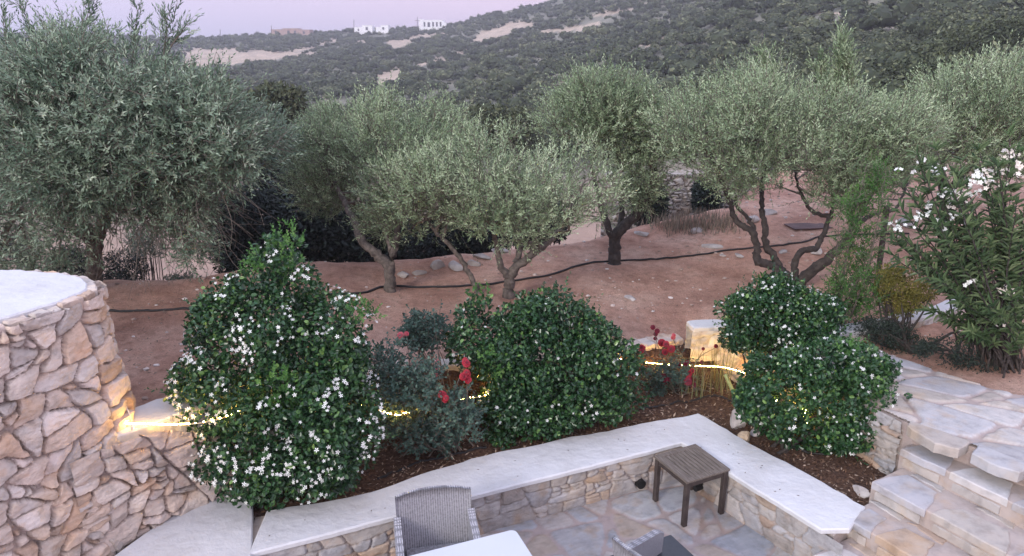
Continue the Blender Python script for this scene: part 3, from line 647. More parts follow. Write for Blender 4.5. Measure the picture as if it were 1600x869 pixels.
# mulch: bark chips and dry leaves
g = Geo(); n = 7000; P = rng.uniform((-2.4, 5.2), (3.7, 8.8), (n * 3, 2)); P = P[inpoly(P, PLAN)][:n]; z = soil_z(P[:, 0], P[:, 1])
d = rdirs(len(P)) * [1, 1, .35]; nr = rdirs(len(P)) * .5 + [0, 0, 1]
add_leaves(g, np.column_stack([P, z + rng.uniform(.0, .02, len(P))]), d, nr, rng.uniform(.02, .07, len(P)), rng.uniform(.008, .022, len(P)), RHOMB, rng.random(len(P)))
M['chips'] = mat_leaf('bark_chips', [(0, (.05, .025, .015)), (.6, (.16, .09, .055)), (1, (.42, .32, .24))], .9, .2, .05)
tag(g.build('bark_mulch', M['chips']), 'brown bark mulch and dry leaves covering the planter soil', 'mulch', kind='stuff')

# landing
land = empty('stone_stairs', (4, 6, 0), 'crazy-paved stone stairs and landing climbing on the right past the planter', 'stairs')
g = Geo(); xs = np.arange(2.1, 7.2, .016); ys = np.arange(3.6, 9.3, .016); X, Y = np.meshgrid(xs, ys); ca, sa = math.cos(-.75), math.sin(-.75)
h, C = stone_field(X * ca + Y * sa, -X * sa + Y * ca, size=.56, asp=1.5, pal=PAL_STEP, gap=.022, bevel=.014, relief=.016, warp=.18, seed=78, mortar=(.36, .30, .28), tilt=.1, small=.25, ang=.3, rough=.4)
V = np.stack([X, Y, h + LAND_Z], -1).reshape(-1, 3); ny, nx = X.shape; i = np.arange(ny - 1)[:, None] * nx; j = np.arange(nx - 1)[None]
Q = np.stack([i + j, i + j + 1, i + nx + j + 1, i + nx + j], -1).reshape(-1, 4); Q = Q[inpoly(V[Q].mean(1)[:, :2], LAND)]
g.add(V, Q, C.reshape(-1, 3)); g.build('landing', M['flag'], land, smooth=True)
g = Geo(); shr = 0.985
LB = catmull([LAND_W[0], LAND_W[1], LAND_W[2], LAND_W[3], LAND_W[4]], 40)
wall_strip(g, LB + [-.02, -.01], .2, LAND_Z - .005, step=.012, seed=33, flip=False, **dict(KB, size=.24, relief=.04))
wall_strip(g, LB + [-.02, -.01], .2, LAND_Z - .005, step=.02, seed=33, flip=True, **dict(KB, size=.24, relief=.04))
g.build('side_wall', M['stone'], land, smooth=True)
g = Geo(); prism(g, [p for p in LAND], .15, LAND_Z - .012, (.36, .30, .28)); g.build('landing_core', M['stone'], land)
# broken edge stones round the landing
g = Geo(); ring_ = np.array(LAND[:1] + LAND[-1:] + LAND[-2:-6:-1], float)
def edge_slabs(path, w0, w1, z, thick, out_, jit):
    P = np.asarray(path, float); d_ = np.concatenate([[0], np.cumsum(np.linalg.norm(np.diff(P, axis=0), axis=1))]); s0 = 0.02
    while s0 < d_[-1] - .12:
        w = min(rng.uniform(w0, w1), d_[-1] - s0); a, b_ = [np.array([np.interp(v, d_, P[:, 0]), np.interp(v, d_, P[:, 1])]) for v in (s0, s0 + w)]
        t_ = unit(b_ - a); nn = np.array([t_[1], -t_[0]]); dp = rng.uniform(.16, .3); e1, e2 = rng.uniform(0, .02, 2)
        prism(g, [a - nn * (out_ - e1) + t_ * .02, a * .5 + b_ * .5 - nn * (out_ + .01), b_ - nn * (out_ - e2) - t_ * .02, b_ + nn * dp * rng.uniform(.6, 1) - t_ * .04, a * .4 + b_ * .6 + nn * dp, a + nn * dp * rng.uniform(.5, 1) + t_ * .04], z - thick, z + .022 + rng.uniform(0, .006), PAL_STEP[rng.integers(6)] * rng.uniform(.9, 1.05), .006, .01, .06)
        s0 += w + .02
edge_slabs([LAND_W[4], (4.22, 5.28), (5.4, 3.2)], .35, .7, LAND_Z, .07, .012, 0)
g.build('nosing_stones', M['flag'], land)
# steps
nd = unit(np.array([.50, -.866])); back_n = np.array([-nd[1], nd[0]])
for k, (L, zt_) in enumerate([((2.44, 5.03), .30), ((2.79, 5.34), .455), ((3.14, 5.60), .62), ((3.49, 5.86), .79)]):
    L = np.array(L); far = L + nd * 4.0; dp = .62
    sg = Geo(); A = [L, far, far + back_n * dp, L + back_n * dp]
    prism(sg, [L + back_n * .02, far + back_n * .02, far + back_n * dp, L + back_n * dp], -.03, zt_ - .012, (.40, .34, .31), .002, .01, .05)
    s0 = 0.0; seq = {0: [.45, .6, .5], 1: [.30, .42, .62], 2: [.52, .62, .5], 3: [.44, .5, .62]}[k] + [.5, .6, .45, .55, .6]
    for w in seq:
        a = L + nd * s0; b_ = L + nd * (s0 + w); o1, o2 = rng.uniform(-.012, .010, 2); c1 = PAL_STEP[rng.integers(6)] * rng.uniform(.95, 1.1)
        if (k, w) == (1, .42): c1 = PAL_BENCH[3]
        d1, d2 = rng.uniform(.26, .36, 2)
        prism(sg, [a - back_n * o1 + nd * .02, a * .45 + b_ * .55 - back_n * (max(o1, o2) + .004), b_ - back_n * o2 - nd * .02, b_ - nd * .07 + back_n * d1 * .55, b_ * .75 + a * .25 + back_n * d1, a * .8 + b_ * .2 + back_n * d2, a + nd * .04 + back_n * d2 * .5], zt_ - .065, zt_ + rng.uniform(.0, .006), c1, .003, .009, .05)
        # small filler stone at the back of the tread and thin riser stones below
        q = a * .5 + b_ * .5 + back_n * .4
        prism(sg, [q - nd * .16, q + nd * .15 - back_n * .03, q + nd * .13 + back_n * .08, q - nd * .1 + back_n * .09], zt_ - .06, zt_ - .004, PAL_BENCH[rng.integers(8)], .006, .008, .05)
        if rng.random() < .85:
            h0 = zt_ - .16; h1 = zt_ - .085; prism(sg, [a + nd * .05 + back_n * .008, b_ - nd * .06 + back_n * .006, b_ - nd * .06 + back_n * .05, a + nd * .05 + back_n * .05], h0, h1, PAL_BENCH[rng.integers(8)] * 1.02, .004, .01, .06)
        s0 += w
    sg.build('step', M['flag'], land)

# white-topped low wall at the garden edge
gw = empty('garden_wall', (3.5, 8.8, .8), 'low curved whitewashed wall between the red garden and the oleander bed', 'wall')
pth = np.array([Pz(x, y, 1.05)[:2] for x, y in ((1078, 506), (1130, 504), (1230, 512), (1325, 512), (1400, 497), (1455, 484), (1520, 466), (1600, 455))]); pth = catmull(pth, 40)
T = unit(np.gradient(pth, axis=0)); Nn = np.stack([-T[:, 1], T[:, 0]], 1); wv = (.11 + .02 * np.sin(np.arange(40) * .9))[:, None]
g = Geo(); prism(g, [tuple(p) for p in pth + Nn * wv] + [tuple(p) for p in (pth - Nn * wv)[::-1]], .99, 1.05, .5, .004, .015, .05); g.build('coping', M['plaster'], gw)
g = Geo(); wall_strip(g, pth - Nn * (wv - .03), .6, 1.0, step=.02, seed=35, **dict(KB, relief=.03, pal=PAL_GREY)); wall_strip(g, pth + Nn * (wv - .03), .6, 1.0, step=.02, seed=36, flip=True, **dict(KB, relief=.03, pal=PAL_GREY)); g.build('stone_face', M['stone'], gw, smooth=True)

# ------------------------------------------------------------ olive trees
def curve_to(a, b, sag, n=7):
    a = np.asarray(a, float); b = np.asarray(b, float); m = (a + b) / 2 + rng.normal(0, .06, 3) + [0, 0, sag]
    return smooth_path([a, m, b], n)
def tree(name, label, cat, group, limbs, base, lobes, nspr, k, leafL, leafW, sl, mat, tm=RHOMB, bark='bark', up=.55, branch=.6, shell=.35, extra=None, sub=.012, ang=50, tw=.0035, crown_name='crown', kind_trunk='trunk', ts=0):
    root = empty(name, base, label, cat, group); g = Geo(); ends = []
    for pts, r0, r1 in limbs:
        P = smooth_path(pts, max(14, len(pts) * 6), .008); rr = np.linspace(r0, r1, len(P)) * (1 + rng.normal(0, .05, len(P)))
        tube(g, P, rr, 9, .5, .22); ends += [(P[i], rr[i]) for i in range(len(P) // 2, len(P))]
    E_ = np.array([e[0] for e in ends]); gt = Geo()
    for l in lobes:
        if rng.random() < branch:
            dd = np.linalg.norm(E_ - l[:3], axis=1); j = int(np.argmin(dd + rng.random(len(dd)) * .25)); P = curve_to(E_[j], l[:3], rng.uniform(-.05, .12), 8)
            tube(gt, P, np.linspace(min(.022, ends[j][1] * .6) + .004, .004, 8), 5, .5, .1)
    g.build(kind_trunk, M[bark], root, smooth=True)
    gl = Geo(); pos, d, i = lobe_points(lobes, nspr, shell)
    out_ = unit(pos - lobes[:, :3].mean(0)); dirs = d * .5 + out_ * .35 + np.array([0, 0, up]) + rng.normal(0, .35, (nspr, 3))
    cl = rng.uniform(-.24, .24, len(lobes)) ; tn = np.clip(.5 + ts + cl[i] + d[:, 2] * .10 + rng.normal(0, .16, nspr), 0, 1)
    sprigs(gl, gt, pos, dirs, sl * rng.uniform(.6, 1.3, nspr), k, leafL, leafW, tm, ang, tn, tw)
    if extra is not None: extra(gl, gt)
    gl.build(crown_name, M[mat], root); gt.build('branches', M['twig'], root)
    return root
def LB_(pts): return [Py(x, y, Y) for x, y, Y in pts]
def shoot(px, n, L=.25, k=14, lw=(.055, .013)):
    """tall water shoots: px = list of (x, y, Y) from root to tip"""
    P = smooth_path(LB_(px), 20)
    def f(gl, gt):
        tube(gt, P, np.linspace(.012, .003, 20), 5)
        i = rng.integers(3, 20, n); i2 = np.clip(i + 1, 0, 19); d = unit(P[i2] - P[i - 1]) + rng.normal(0, .4, (n, 3)); sprigs(gl, gt, P[i] + rng.normal(0, .03, (n, 3)), d, L, k, *lw, RHOMB, 35, None, .003)
    return f
OG = 'olive trees in the red earth garden'
# B: front centre, two-forked pale trunk
b = Pg(795, 464); Y0 = b[1]; print('tree B', b)
lob = outline_lobes([(640, 250), (700, 215), (780, 195), (850, 225), (920, 215), (962, 262), (978, 300), (960, 345), (900, 370), (860, 375), (830, 395), (760, 380), (700, 350), (640, 340), (590, 350), (575, 300), (600, 270)], Y0, 1.25, 95, .27)
tree('olive_tree', 'small olive tree with pale forked trunk standing just behind the middle bush', 'tree', OG,
     [([b - [0, 0, .1], b + [.0, 0, .15], *LB_([(797, 440, Y0), (800, 425, Y0 - .02), (830, 400, Y0), (870, 365, Y0 + .1), (900, 320, Y0 + .2)])], .085, .018),
      (LB_([(798, 436, Y0), (783, 418, Y0 - .05), (778, 395, Y0 - .1), (770, 360, Y0 - .2), (740, 310, Y0 - .3)]), .05, .014),
      (LB_([(801, 430, Y0), (806, 410, Y0), (812, 385, Y0 + .1), (800, 345, Y0 + .2), (805, 280, Y0 + .2)]), .05, .012),
      (LB_([(806, 412, Y0), (815, 392, Y0 + .1), (830, 380, Y0 + .2), (850, 345, Y0 + .35)]), .03, .01)],
     b, lob, 2700, 14, .056, .0175, .22, 'olive', up=.8, ts=.10)
# leaning slim trunk left of B
b2 = Pg(747, 458); Y2 = b2[1]
lob = outline_lobes([(575, 290), (610, 250), (660, 240), (720, 250), (740, 300), (735, 350), (700, 372), (650, 370), (600, 385), (572, 340)], Y2 + .1, .9, 60, .25)
tree('olive_tree', 'slim olive tree with a single bare trunk leaning to the left', 'tree', OG,
     [([b2 - [0, 0, .1], *LB_([(747, 458, Y2), (735, 432, Y2), (720, 405, Y2), (702, 383, Y2), (685, 367, Y2), (660, 335, Y2 + .05), (640, 300, Y2 + .1)])], .042, .014)],
     b2, lob, 1000, 15, .06, .0165, .27, 'olive', up=.75)
# A: left of centre
b = Pg(610, 455); Y0 = b[1]; print('tree A', b)
lob = np.concatenate([outline_lobes([(440, 240), (480, 200), (500, 170), (545, 165), (560, 200), (580, 250), (570, 310), (540, 340), (500, 335), (465, 320), (440, 290)], Y0 + 1.2, .9, 60, .28),
                      outline_lobes([(545, 170), (600, 150), (640, 175), (690, 155), (730, 180), (742, 225), (700, 260), (650, 280), (600, 300), (640, 340), (620, 395), (580, 380), (560, 330), (550, 250)], Y0 + .7, 1.1, 80, .28)])
tree('olive_tree', 'tall silvery olive tree, grey trunk forking low into a long bare left limb', 'tree', OG,
     [([b - [0, 0, .1], b + [0, 0, .1], *LB_([(609, 435, Y0), (606, 415, Y0), (590, 400, Y0), (568, 378, Y0 + .1), (553, 345, Y0 + .3), (530, 300, Y0 + .7), (505, 260, Y0 + 1)])], .085, .02),
      (LB_([(607, 425, Y0), (614, 400, Y0), (620, 370, Y0 + .1), (628, 320, Y0 + .4), (650, 250, Y0 + .6)]), .06, .015),
      (LB_([(614, 400, Y0), (604, 370, Y0 + .1), (598, 300, Y0 + .5), (590, 230, Y0 + .7)]), .03, .012)],
     b, lob, 3500, 14, .058, .018, .24, 'olive', up=.7, ts=.03)
# C: middle right, darker
b = Pg(960, 412); Y0 = b[1]; print('tree C', b)
lob = outline_lobes([(830, 190), (870, 150), (900, 130), (935, 105), (980, 130), (1020, 150), (1045, 200), (1050, 260), (1035, 310), (1000, 320), (960, 350), (945, 370), (930, 340), (960, 300), (960, 250), (900, 215), (850, 215)], Y0 + .5, 1.4, 100, .32)
tree('olive_tree', 'olive tree with dark shaded trunk beside the hose, right of the middle', 'tree', OG,
     [([b - [0, 0, .1], b + [0, 0, .12], *LB_([(960, 390, Y0), (962, 370, Y0), (985, 345, Y0), (1008, 315, Y0 + .1), (1022, 280, Y0 + .3), (1010, 230, Y0 + .5)])], .11, .03),
      (LB_([(961, 378, Y0), (952, 360, Y0), (940, 320, Y0 + .2), (925, 260, Y0 + .4), (930, 200, Y0 + .5)]), .06, .02), (LB_([(965, 370, Y0), (972, 330, Y0 + .3), (965, 270, Y0 + .6), (960, 190, Y0 + .7)]), .05, .02)],
     b, lob, 3500, 14, .062, .019, .25, 'olive', bark='bark_dark', up=.7, ts=-.05)
# D: big, low-branching
b = Pg(1238, 447); Y0 = b[1]; print('tree D', b)
lobA = outline_lobes([(1015, 170), (1060, 150), (1100, 130), (1150, 120), (1190, 100), (1225, 115), (1260, 140), (1300, 140), (1330, 150), (1380, 160), (1430, 170), (1465, 205), (1465, 250), (1430, 290), (1380, 300), (1330, 325), (1270, 320), (1230, 290), (1170, 310), (1140, 318), (1100, 280), (1060, 260), (1030, 235), (1012, 210)], Y0 + .5, 1.9, 230, .33)
sh1 = shoot([(1300, 190, Y0 + .4), (1300, 150, Y0 + .4), (1312, 105, Y0 + .4), (1316, 68, Y0 + .4)], 190, .24, 14, (.062, .02)); sh2 = shoot([(1290, 180, Y0 + .4), (1288, 140, Y0 + .4), (1280, 98, Y0 + .4)], 80, .2, 14, (.06, .02)); sh3 = shoot([(1205, 160, Y0 + .4), (1205, 120, Y0 + .4), (1195, 92, Y0 + .4)], 110, .2, 14, (.06, .02)); sh4 = shoot([(1325, 180, Y0 + .3), (1328, 130, Y0 + .3), (1322, 90, Y0 + .3)], 120, .22, 14, (.06, .02))
def shs(gl, gt):
    for f in (sh1, sh2, sh3, sh4): f(gl, gt)
tree('olive_tree', 'wide old olive tree with four crooked dark limbs spreading from the ground', 'tree', OG,
     [([b - [0, 0, .15], *LB_([(1238, 447, Y0), (1222, 425, Y0), (1205, 415, Y0), (1185, 408, Y0 - .05), (1182, 385, Y0), (1175, 362, Y0), (1150, 345, Y0 + .1), (1142, 318, Y0 + .1), (1130, 290, Y0 + .2), (1110, 240, Y0 + .3)])], .075, .02),
      (LB_([(1225, 428, Y0), (1212, 405, Y0 + .1), (1198, 385, Y0 + .1), (1196, 355, Y0 + .1), (1190, 325, Y0 + .2), (1192, 290, Y0 + .3), (1200, 230, Y0 + .4)]), .06, .02),
      (LB_([(1180, 365, Y0), (1168, 340, Y0 + .2), (1150, 320, Y0 + .3), (1160, 280, Y0 + .4)]), .035, .014),
      ([b - [0, 0, .1], *LB_([(1242, 440, Y0), (1242, 410, Y0), (1250, 395, Y0), (1278, 385, Y0 + .1), (1288, 360, Y0 + .2), (1300, 330, Y0 + .3), (1300, 280, Y0 + .4)])], .06, .02),
      ([b - [0, 0, .1], *LB_([(1248, 443, Y0), (1270, 422, Y0 - .1), (1300, 398, Y0 - .2), (1325, 370, Y0 - .2), (1345, 335, Y0 - .1), (1370, 280, Y0)])], .09, .025),
      (LB_([(1300, 340, Y0 + .3), (1270, 330, Y0 + .4), (1250, 300, Y0 + .5), (1240, 250, Y0 + .6)]), .035, .014), (LB_([(1335, 350, Y0 - .1), (1372, 332, Y0 + .2), (1400, 325, Y0 + .5), (1420, 280, Y0 + .8)]), .035, .014)],
     b, lobA, 7600, 14, .058, .0175, .24, 'olive', bark='bark_dark', up=.75, extra=shs)
# E: behind on the right
lob = outline_lobes([(1425, 150), (1460, 125), (1500, 110), (1560, 100), (1620, 100), (1660, 130), (1660, 260), (1600, 280), (1540, 290), (1480, 285), (1440, 240), (1410, 200)], 12.5, 1.6, 150, .36); bE = np.array([7.6, 12.6, 0]); bE[2] = ground_z(bE[0], bE[1])
tree('olive_tree', 'bushy green olive tree behind the oleander at the right edge', 'tree', OG,
     [([bE - [0, 0, .1], bE + [-.1, 0, .6], bE + [-.3, 0, 1.2], *LB_([(1530, 220, 12.4), (1510, 180, 12.4)])], .12, .03), ([bE + [-.1, 0, .6], bE + [.4, 0, 1.3], *LB_([(1590, 200, 12.6)])], .07, .03)],
     bE, lob, 3600, 15, .07, .02, .32, 'olive', bark='bark_dark', up=.9)
# big left tree, close
bL = Pg(148, 452); print('tree L', bL)
outL = [(-90, 60), (0, 75), (60, 55), (110, 55), (150, 35), (190, 60), (235, 75), (270, 110), (330, 120), (390, 165), (455, 205), (470, 235), (440, 270), (400, 285), (360, 270), (330, 320), (345, 375), (320, 410), (280, 420), (245, 385), (200, 330), (150, 360), (130, 420), (90, 430), (30, 430), (-90, 430)]
lobL = np.concatenate([outline_lobes(outL, 8.9, 1.7, 270, .30), outline_lobes([(255, 150), (340, 160), (400, 200), (400, 260), (320, 300), (330, 380), (290, 410), (240, 330)], 8.0, .5, 50, .2)])
shl = [shoot(p, n, .2, 14, (.075, .018)) for p, n in (([(130, 120, 8.6), (128, 60, 8.6), (140, 12, 8.6)], 40), ([(250, 120, 8.6), (258, 70, 8.6), (262, 22, 8.6)], 34), ([(262, 80, 8.6), (280, 55, 8.6), (292, 42, 8.6)], 12), ([(60, 120, 8.6), (55, 60, 8.6), (30, 5, 8.6)], 22), ([(205, 120, 8.6), (210, 60, 8.6), (215, 15, 8.6)], 24), ([(20, 110, 8.8), (8, 60, 8.8), (5, 30, 8.8)], 16))]
def shL(gl, gt):
    for f in shl: f(gl, gt)
    # bare drooping twigs on the shaded underside
    for _ in range(130):
        a = Py(rng.uniform(180, 340), rng.uniform(250, 360), rng.uniform(8.0, 9.2)); dd = unit(np.array([rng.normal(.2, .5), rng.normal(-.1, .4), rng.uniform(-1, .1)])); P = [a, a + dd * .25, a + dd * .5 + [rng.normal(0, .08), 0, -.08], a + dd * .7 + [rng.normal(0, .15), 0, -.2]]
        tube(gt, smooth_path(P, 8), np.linspace(.006, .0015, 8), 4)
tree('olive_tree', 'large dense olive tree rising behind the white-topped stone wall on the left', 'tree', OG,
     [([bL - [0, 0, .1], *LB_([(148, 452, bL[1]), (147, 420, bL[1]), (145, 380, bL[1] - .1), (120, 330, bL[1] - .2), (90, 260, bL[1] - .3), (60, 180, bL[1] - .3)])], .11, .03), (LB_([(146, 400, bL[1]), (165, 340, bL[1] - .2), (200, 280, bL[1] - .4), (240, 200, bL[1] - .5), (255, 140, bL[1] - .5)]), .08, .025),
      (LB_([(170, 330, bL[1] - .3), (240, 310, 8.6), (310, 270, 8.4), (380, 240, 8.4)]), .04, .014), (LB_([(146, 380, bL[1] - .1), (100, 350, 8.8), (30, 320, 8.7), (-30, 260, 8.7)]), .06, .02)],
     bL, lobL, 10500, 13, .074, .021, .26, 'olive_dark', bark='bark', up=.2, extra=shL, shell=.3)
b5 = Pg(176, 440) + [0, .5, 0]
# ------------------------------------------------------------ shrubs and trees behind the garden edge
def bush(name, label, cat, group, lobes, n, L, Wd, tm, mat, base=None, stems=None, shell=.7, upb=.25, stem_mat='bark_dark', tshift=0, tn=.2, flat=.5, cname='foliage', post=None):
    c = lobes[:, :3].mean(0)
    if base is None: base = np.array([c[0], c[1], ground_z(c[0], c[1])])
    root = empty(name, base, label, cat, group); g = Geo(); pos, d, i = lobe_points(lobes, n, shell)
    cl = rng.uniform(-.18, .18, len(lobes)); nr = d + np.array([0, 0, upb]) + rng.normal(0, flat, (n, 3)); ld = unit(np.cross(nr, rdirs(n)) + d * .5 + [0, 0, .15])
    t = np.clip(.45 + tshift + cl[i] + rng.normal(0, tn, n) + .1 * d[:, 2], 0, 1); sz = rng.uniform(.65, 1.2, n); add_leaves(g, pos, ld, nr, L * sz, Wd * sz, tm, t)
    if post: post(g)
    g.build(cname, M[mat], root)
    gs = Geo(); base = np.asarray(base, float)
    for k in range(stems if stems is not None else max(5, len(lobes) // 3)):
        e_ = lobes[rng.integers(len(lobes)), :3]; a_ = base + [rng.normal(0, .06), rng.normal(0, .06), -.05]
        tube(gs, curve_to(a_, e_, rng.uniform(0, .15), 10), np.linspace(.022, .005, 10), 6, .5, .15)
    if gs.n: gs.build('stems', M[stem_mat], root, smooth=True)
    return root, lobes
DK = [((330, 300), (400, 270), (450, 300), (460, 380), (440, 440), (350, 440), (325, 380)), ((430, 300), (500, 290), (560, 320), (590, 400), (560, 445), (450, 445)), ((540, 330), (600, 300), (660, 330), (680, 400), (650, 432), (560, 440)), ((640, 340), (720, 320), (790, 340), (800, 400), (720, 425), (650, 425)), ((380, 250), (450, 240), (500, 270), (500, 330), (420, 340)), ((760, 300), (850, 300), (900, 340), (880, 375), (800, 395), (770, 360))]
DL = ['blackish evergreen shrub in the gap right of the large left olive tree', 'blackish evergreen shrub directly behind the pink-lit top of the tallest white-flowered bush', 'dark evergreen shrub behind the low fork of the tall silvery olive tree', 'dark evergreen shrub in shade behind the leaning slim olive trunk', 'dark evergreen shrub rising highest behind the silvery olive crown', 'dark evergreen shrub behind the forked front olive tree']
DL[1] = 'blackish evergreen shrub directly behind the tip of the largest white-flowered bush'
DK += [((985, 290), (1030, 280), (1045, 320), (1035, 350), (990, 350)), ((1085, 285), (1115, 280), (1125, 320), (1120, 338), (1085, 335))]; DL += ['dark shrub in front of the grey terrace wall, left one, beside the shaded trunk', 'dark shrub in front of the grey terrace wall, right one, left of crooked limbs']
for k, poly in enumerate(DK):
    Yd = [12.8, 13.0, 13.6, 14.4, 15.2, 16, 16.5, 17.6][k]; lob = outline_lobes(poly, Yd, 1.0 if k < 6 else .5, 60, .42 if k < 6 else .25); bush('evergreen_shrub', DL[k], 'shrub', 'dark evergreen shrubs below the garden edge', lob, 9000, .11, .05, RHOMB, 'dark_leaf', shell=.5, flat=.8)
# low scrub and broken ground seen under the left olive
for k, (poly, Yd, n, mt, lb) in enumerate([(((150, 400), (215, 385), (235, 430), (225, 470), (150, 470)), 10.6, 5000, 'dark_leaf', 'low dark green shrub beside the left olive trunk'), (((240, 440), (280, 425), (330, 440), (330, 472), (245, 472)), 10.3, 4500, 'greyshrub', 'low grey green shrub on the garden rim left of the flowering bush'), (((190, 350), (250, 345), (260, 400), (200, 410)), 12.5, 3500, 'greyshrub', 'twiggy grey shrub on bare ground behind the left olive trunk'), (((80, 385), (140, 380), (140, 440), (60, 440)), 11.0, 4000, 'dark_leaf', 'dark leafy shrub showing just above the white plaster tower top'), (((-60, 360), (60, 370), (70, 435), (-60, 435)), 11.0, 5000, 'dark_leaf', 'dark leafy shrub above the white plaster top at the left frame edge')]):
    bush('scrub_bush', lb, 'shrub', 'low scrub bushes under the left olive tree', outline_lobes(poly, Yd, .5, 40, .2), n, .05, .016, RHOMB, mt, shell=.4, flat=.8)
# dry stone terrace wall and dry grass beyond the garden
wl = empty('terrace_wall', Py(1050, 330, 18.5), 'grey dry stone terrace wall half hidden behind the olive trees', 'wall')
g = Geo(); pw = catmull([(p[0], p[1]) for p in (Py(940, 330, 18.5), Py(1020, 330, 18.3), Py(1130, 320, 18.8), Py(1300, 310, 20), Py(1460, 300, 22))], 60)
zb = float(Py(1050, 338, 18.3)[2]); wall_strip(g, pw, zb - 1.2, zb + 1.05, step=.035, seed=55, size=.2, asp=1.6, pal=PAL_GREY * .62, gap=.016, bevel=.03, relief=.06, warp=.1, mortar=(.06, .05, .05), tilt=.3)
g.build('stones', M['stone'], wl); g = Geo(); q = unit(np.gradient(pw, axis=0)); nn = np.stack([-q[:, 1], q[:, 0]], 1)
prism(g, [tuple(p) for p in pw + nn * .02] + [tuple(p) for p in (pw + nn * .5)[::-1]], zb - 1.2, zb + 1.02, (.3, .28, .26), .02, .03, .3, .03); g.build('wall_body', M['stone'], wl)
def tuft(name, label, cat, group, c, n, h, mat, spread=.06, w=.006, curve=.35, kind=None):
    g = Geo(); c = np.asarray(c, float); a = rng.random(n) * 6.28; lean = rng.random(n) ** .8 * curve; hh = h * rng.uniform(.5, 1.1, n); p0 = c + np.stack([rng.normal(0, spread, n), rng.normal(0, spread, n), np.zeros(n)], 1)
    D = np.stack([np.cos(a), np.sin(a), np.zeros(n)], 1); sd_ = np.stack([-np.sin(a), np.cos(a), np.zeros(n)], 1); V = []
    for s_ in (0, .4, .75, 1):
        q = p0 + D * (lean * hh * s_ ** 2)[:, None] + np.array([0, 0, 1]) * (hh * s_)[:, None]; ww = w * (1 - s_ ** 2) + .0004; V += [q + sd_ * ww, q - sd_ * ww]
    V = np.stack(V, 1).reshape(-1, 3); F = np.array([[0, 1, 3, 2], [2, 3, 5, 4], [4, 5, 7, 6]]); g.add(V, (F[None] + (np.arange(n) * 8)[:, None, None]).reshape(-1, 4), np.repeat(rng.random(n), 8))
    o = g.build(name, M[mat]); o.location = (0, 0, 0); return tag(o, label, cat, group, kind)
g = Geo(); 
for _ in range(60):
    x_, y_ = rng.uniform(1035, 1150), rng.uniform(338, 362); c = Pg(x_, y_); n = 22
    a = rng.random(n) * 6.28; hh = rng.uniform(.06, .24, n); D = np.stack([np.cos(a) * .3, np.sin(a) * .3, np.ones(n)], 1) * hh[:, None]; p0 = c + rng.normal(0, .2, (n, 3)) * [1, 1, 0]
    s2 = np.stack([-np.sin(a), np.cos(a), np.zeros(n)], 1) * .008; V = np.stack([p0 - s2, p0 + s2, p0 + D], 1).reshape(-1, 3); g.add(V, np.arange(n * 3).reshape(-1, 3), np.repeat(rng.random(n), 3))
tag(g.build('dry_grass', M['dry']), 'pale dry grass along the far edge of the garden', 'grass', kind='stuff')
# nearer trees on the slope behind, right and middle
TL = [((1440, 80), (1500, 40), (1560, 25), (1640, 30), (1650, 150), (1560, 160), (1460, 150)), ((1180, 160), (1230, 135), (1290, 150), (1300, 210), (1200, 215)), ((1330, 130), (1400, 105), (1450, 130), (1450, 190), (1340, 190)), ((1400, 170), (1440, 95), (1500, 85), (1520, 140), (1470, 190)), ((380, 160), (420, 130), (470, 140), (480, 190), (400, 210)), ((300, 130), (350, 120), (390, 150), (380, 200), (310, 190)), ((1060, 140), (1120, 118), (1170, 130), (1180, 180), (1070, 190)), ((690, 180), (760, 165), (840, 175), (850, 230), (700, 240))]
TD = [38, 34, 40, 30, 32, 36, 42, 36]
TT = ['largest dark tree on the slope at the upper right corner', 'dark tree on the slope just behind the tall olive shoot', 'dark rounded tree between tall olive shoot and upper right trees', 'olive green tree below the large tree at the upper right corner', 'dark feathery tree in the valley right of the left olive', 'dark feathery tree half hidden by the right side of the left olive crown', 'dark tree behind the left top of the wide old olive', 'dark tree in the valley behind the middle of the olive row']
for k, poly in enumerate(TL):
    lob = outline_lobes(poly, TD[k], 2.5, 90, .75); c = lob[:, :3].mean(0); z0 = float(ground_z(c[0], c[1]))
    r_, _ = bush('valley_tree', TT[k], 'tree', 'taller trees in the valley below the hillside', lob, 11000, .22, .10, RHOMB, 'maquis' if k in (4, 5, 7, 1) else 'valley', base=np.array([c[0], c[1], z0]), stems=0, shell=.35, flat=.9, tshift=.08 if k in (3,) else 0, cname='crown')
    gs = Geo(); tube(gs, smooth_path([(c[0], c[1], z0 - .2), (c[0] + .2, c[1], (z0 + c[2]) / 2), tuple(c)], 10), np.linspace(.3, .1, 10), 8); gs.build('trunk', M['bark_dark'], r_, smooth=True)

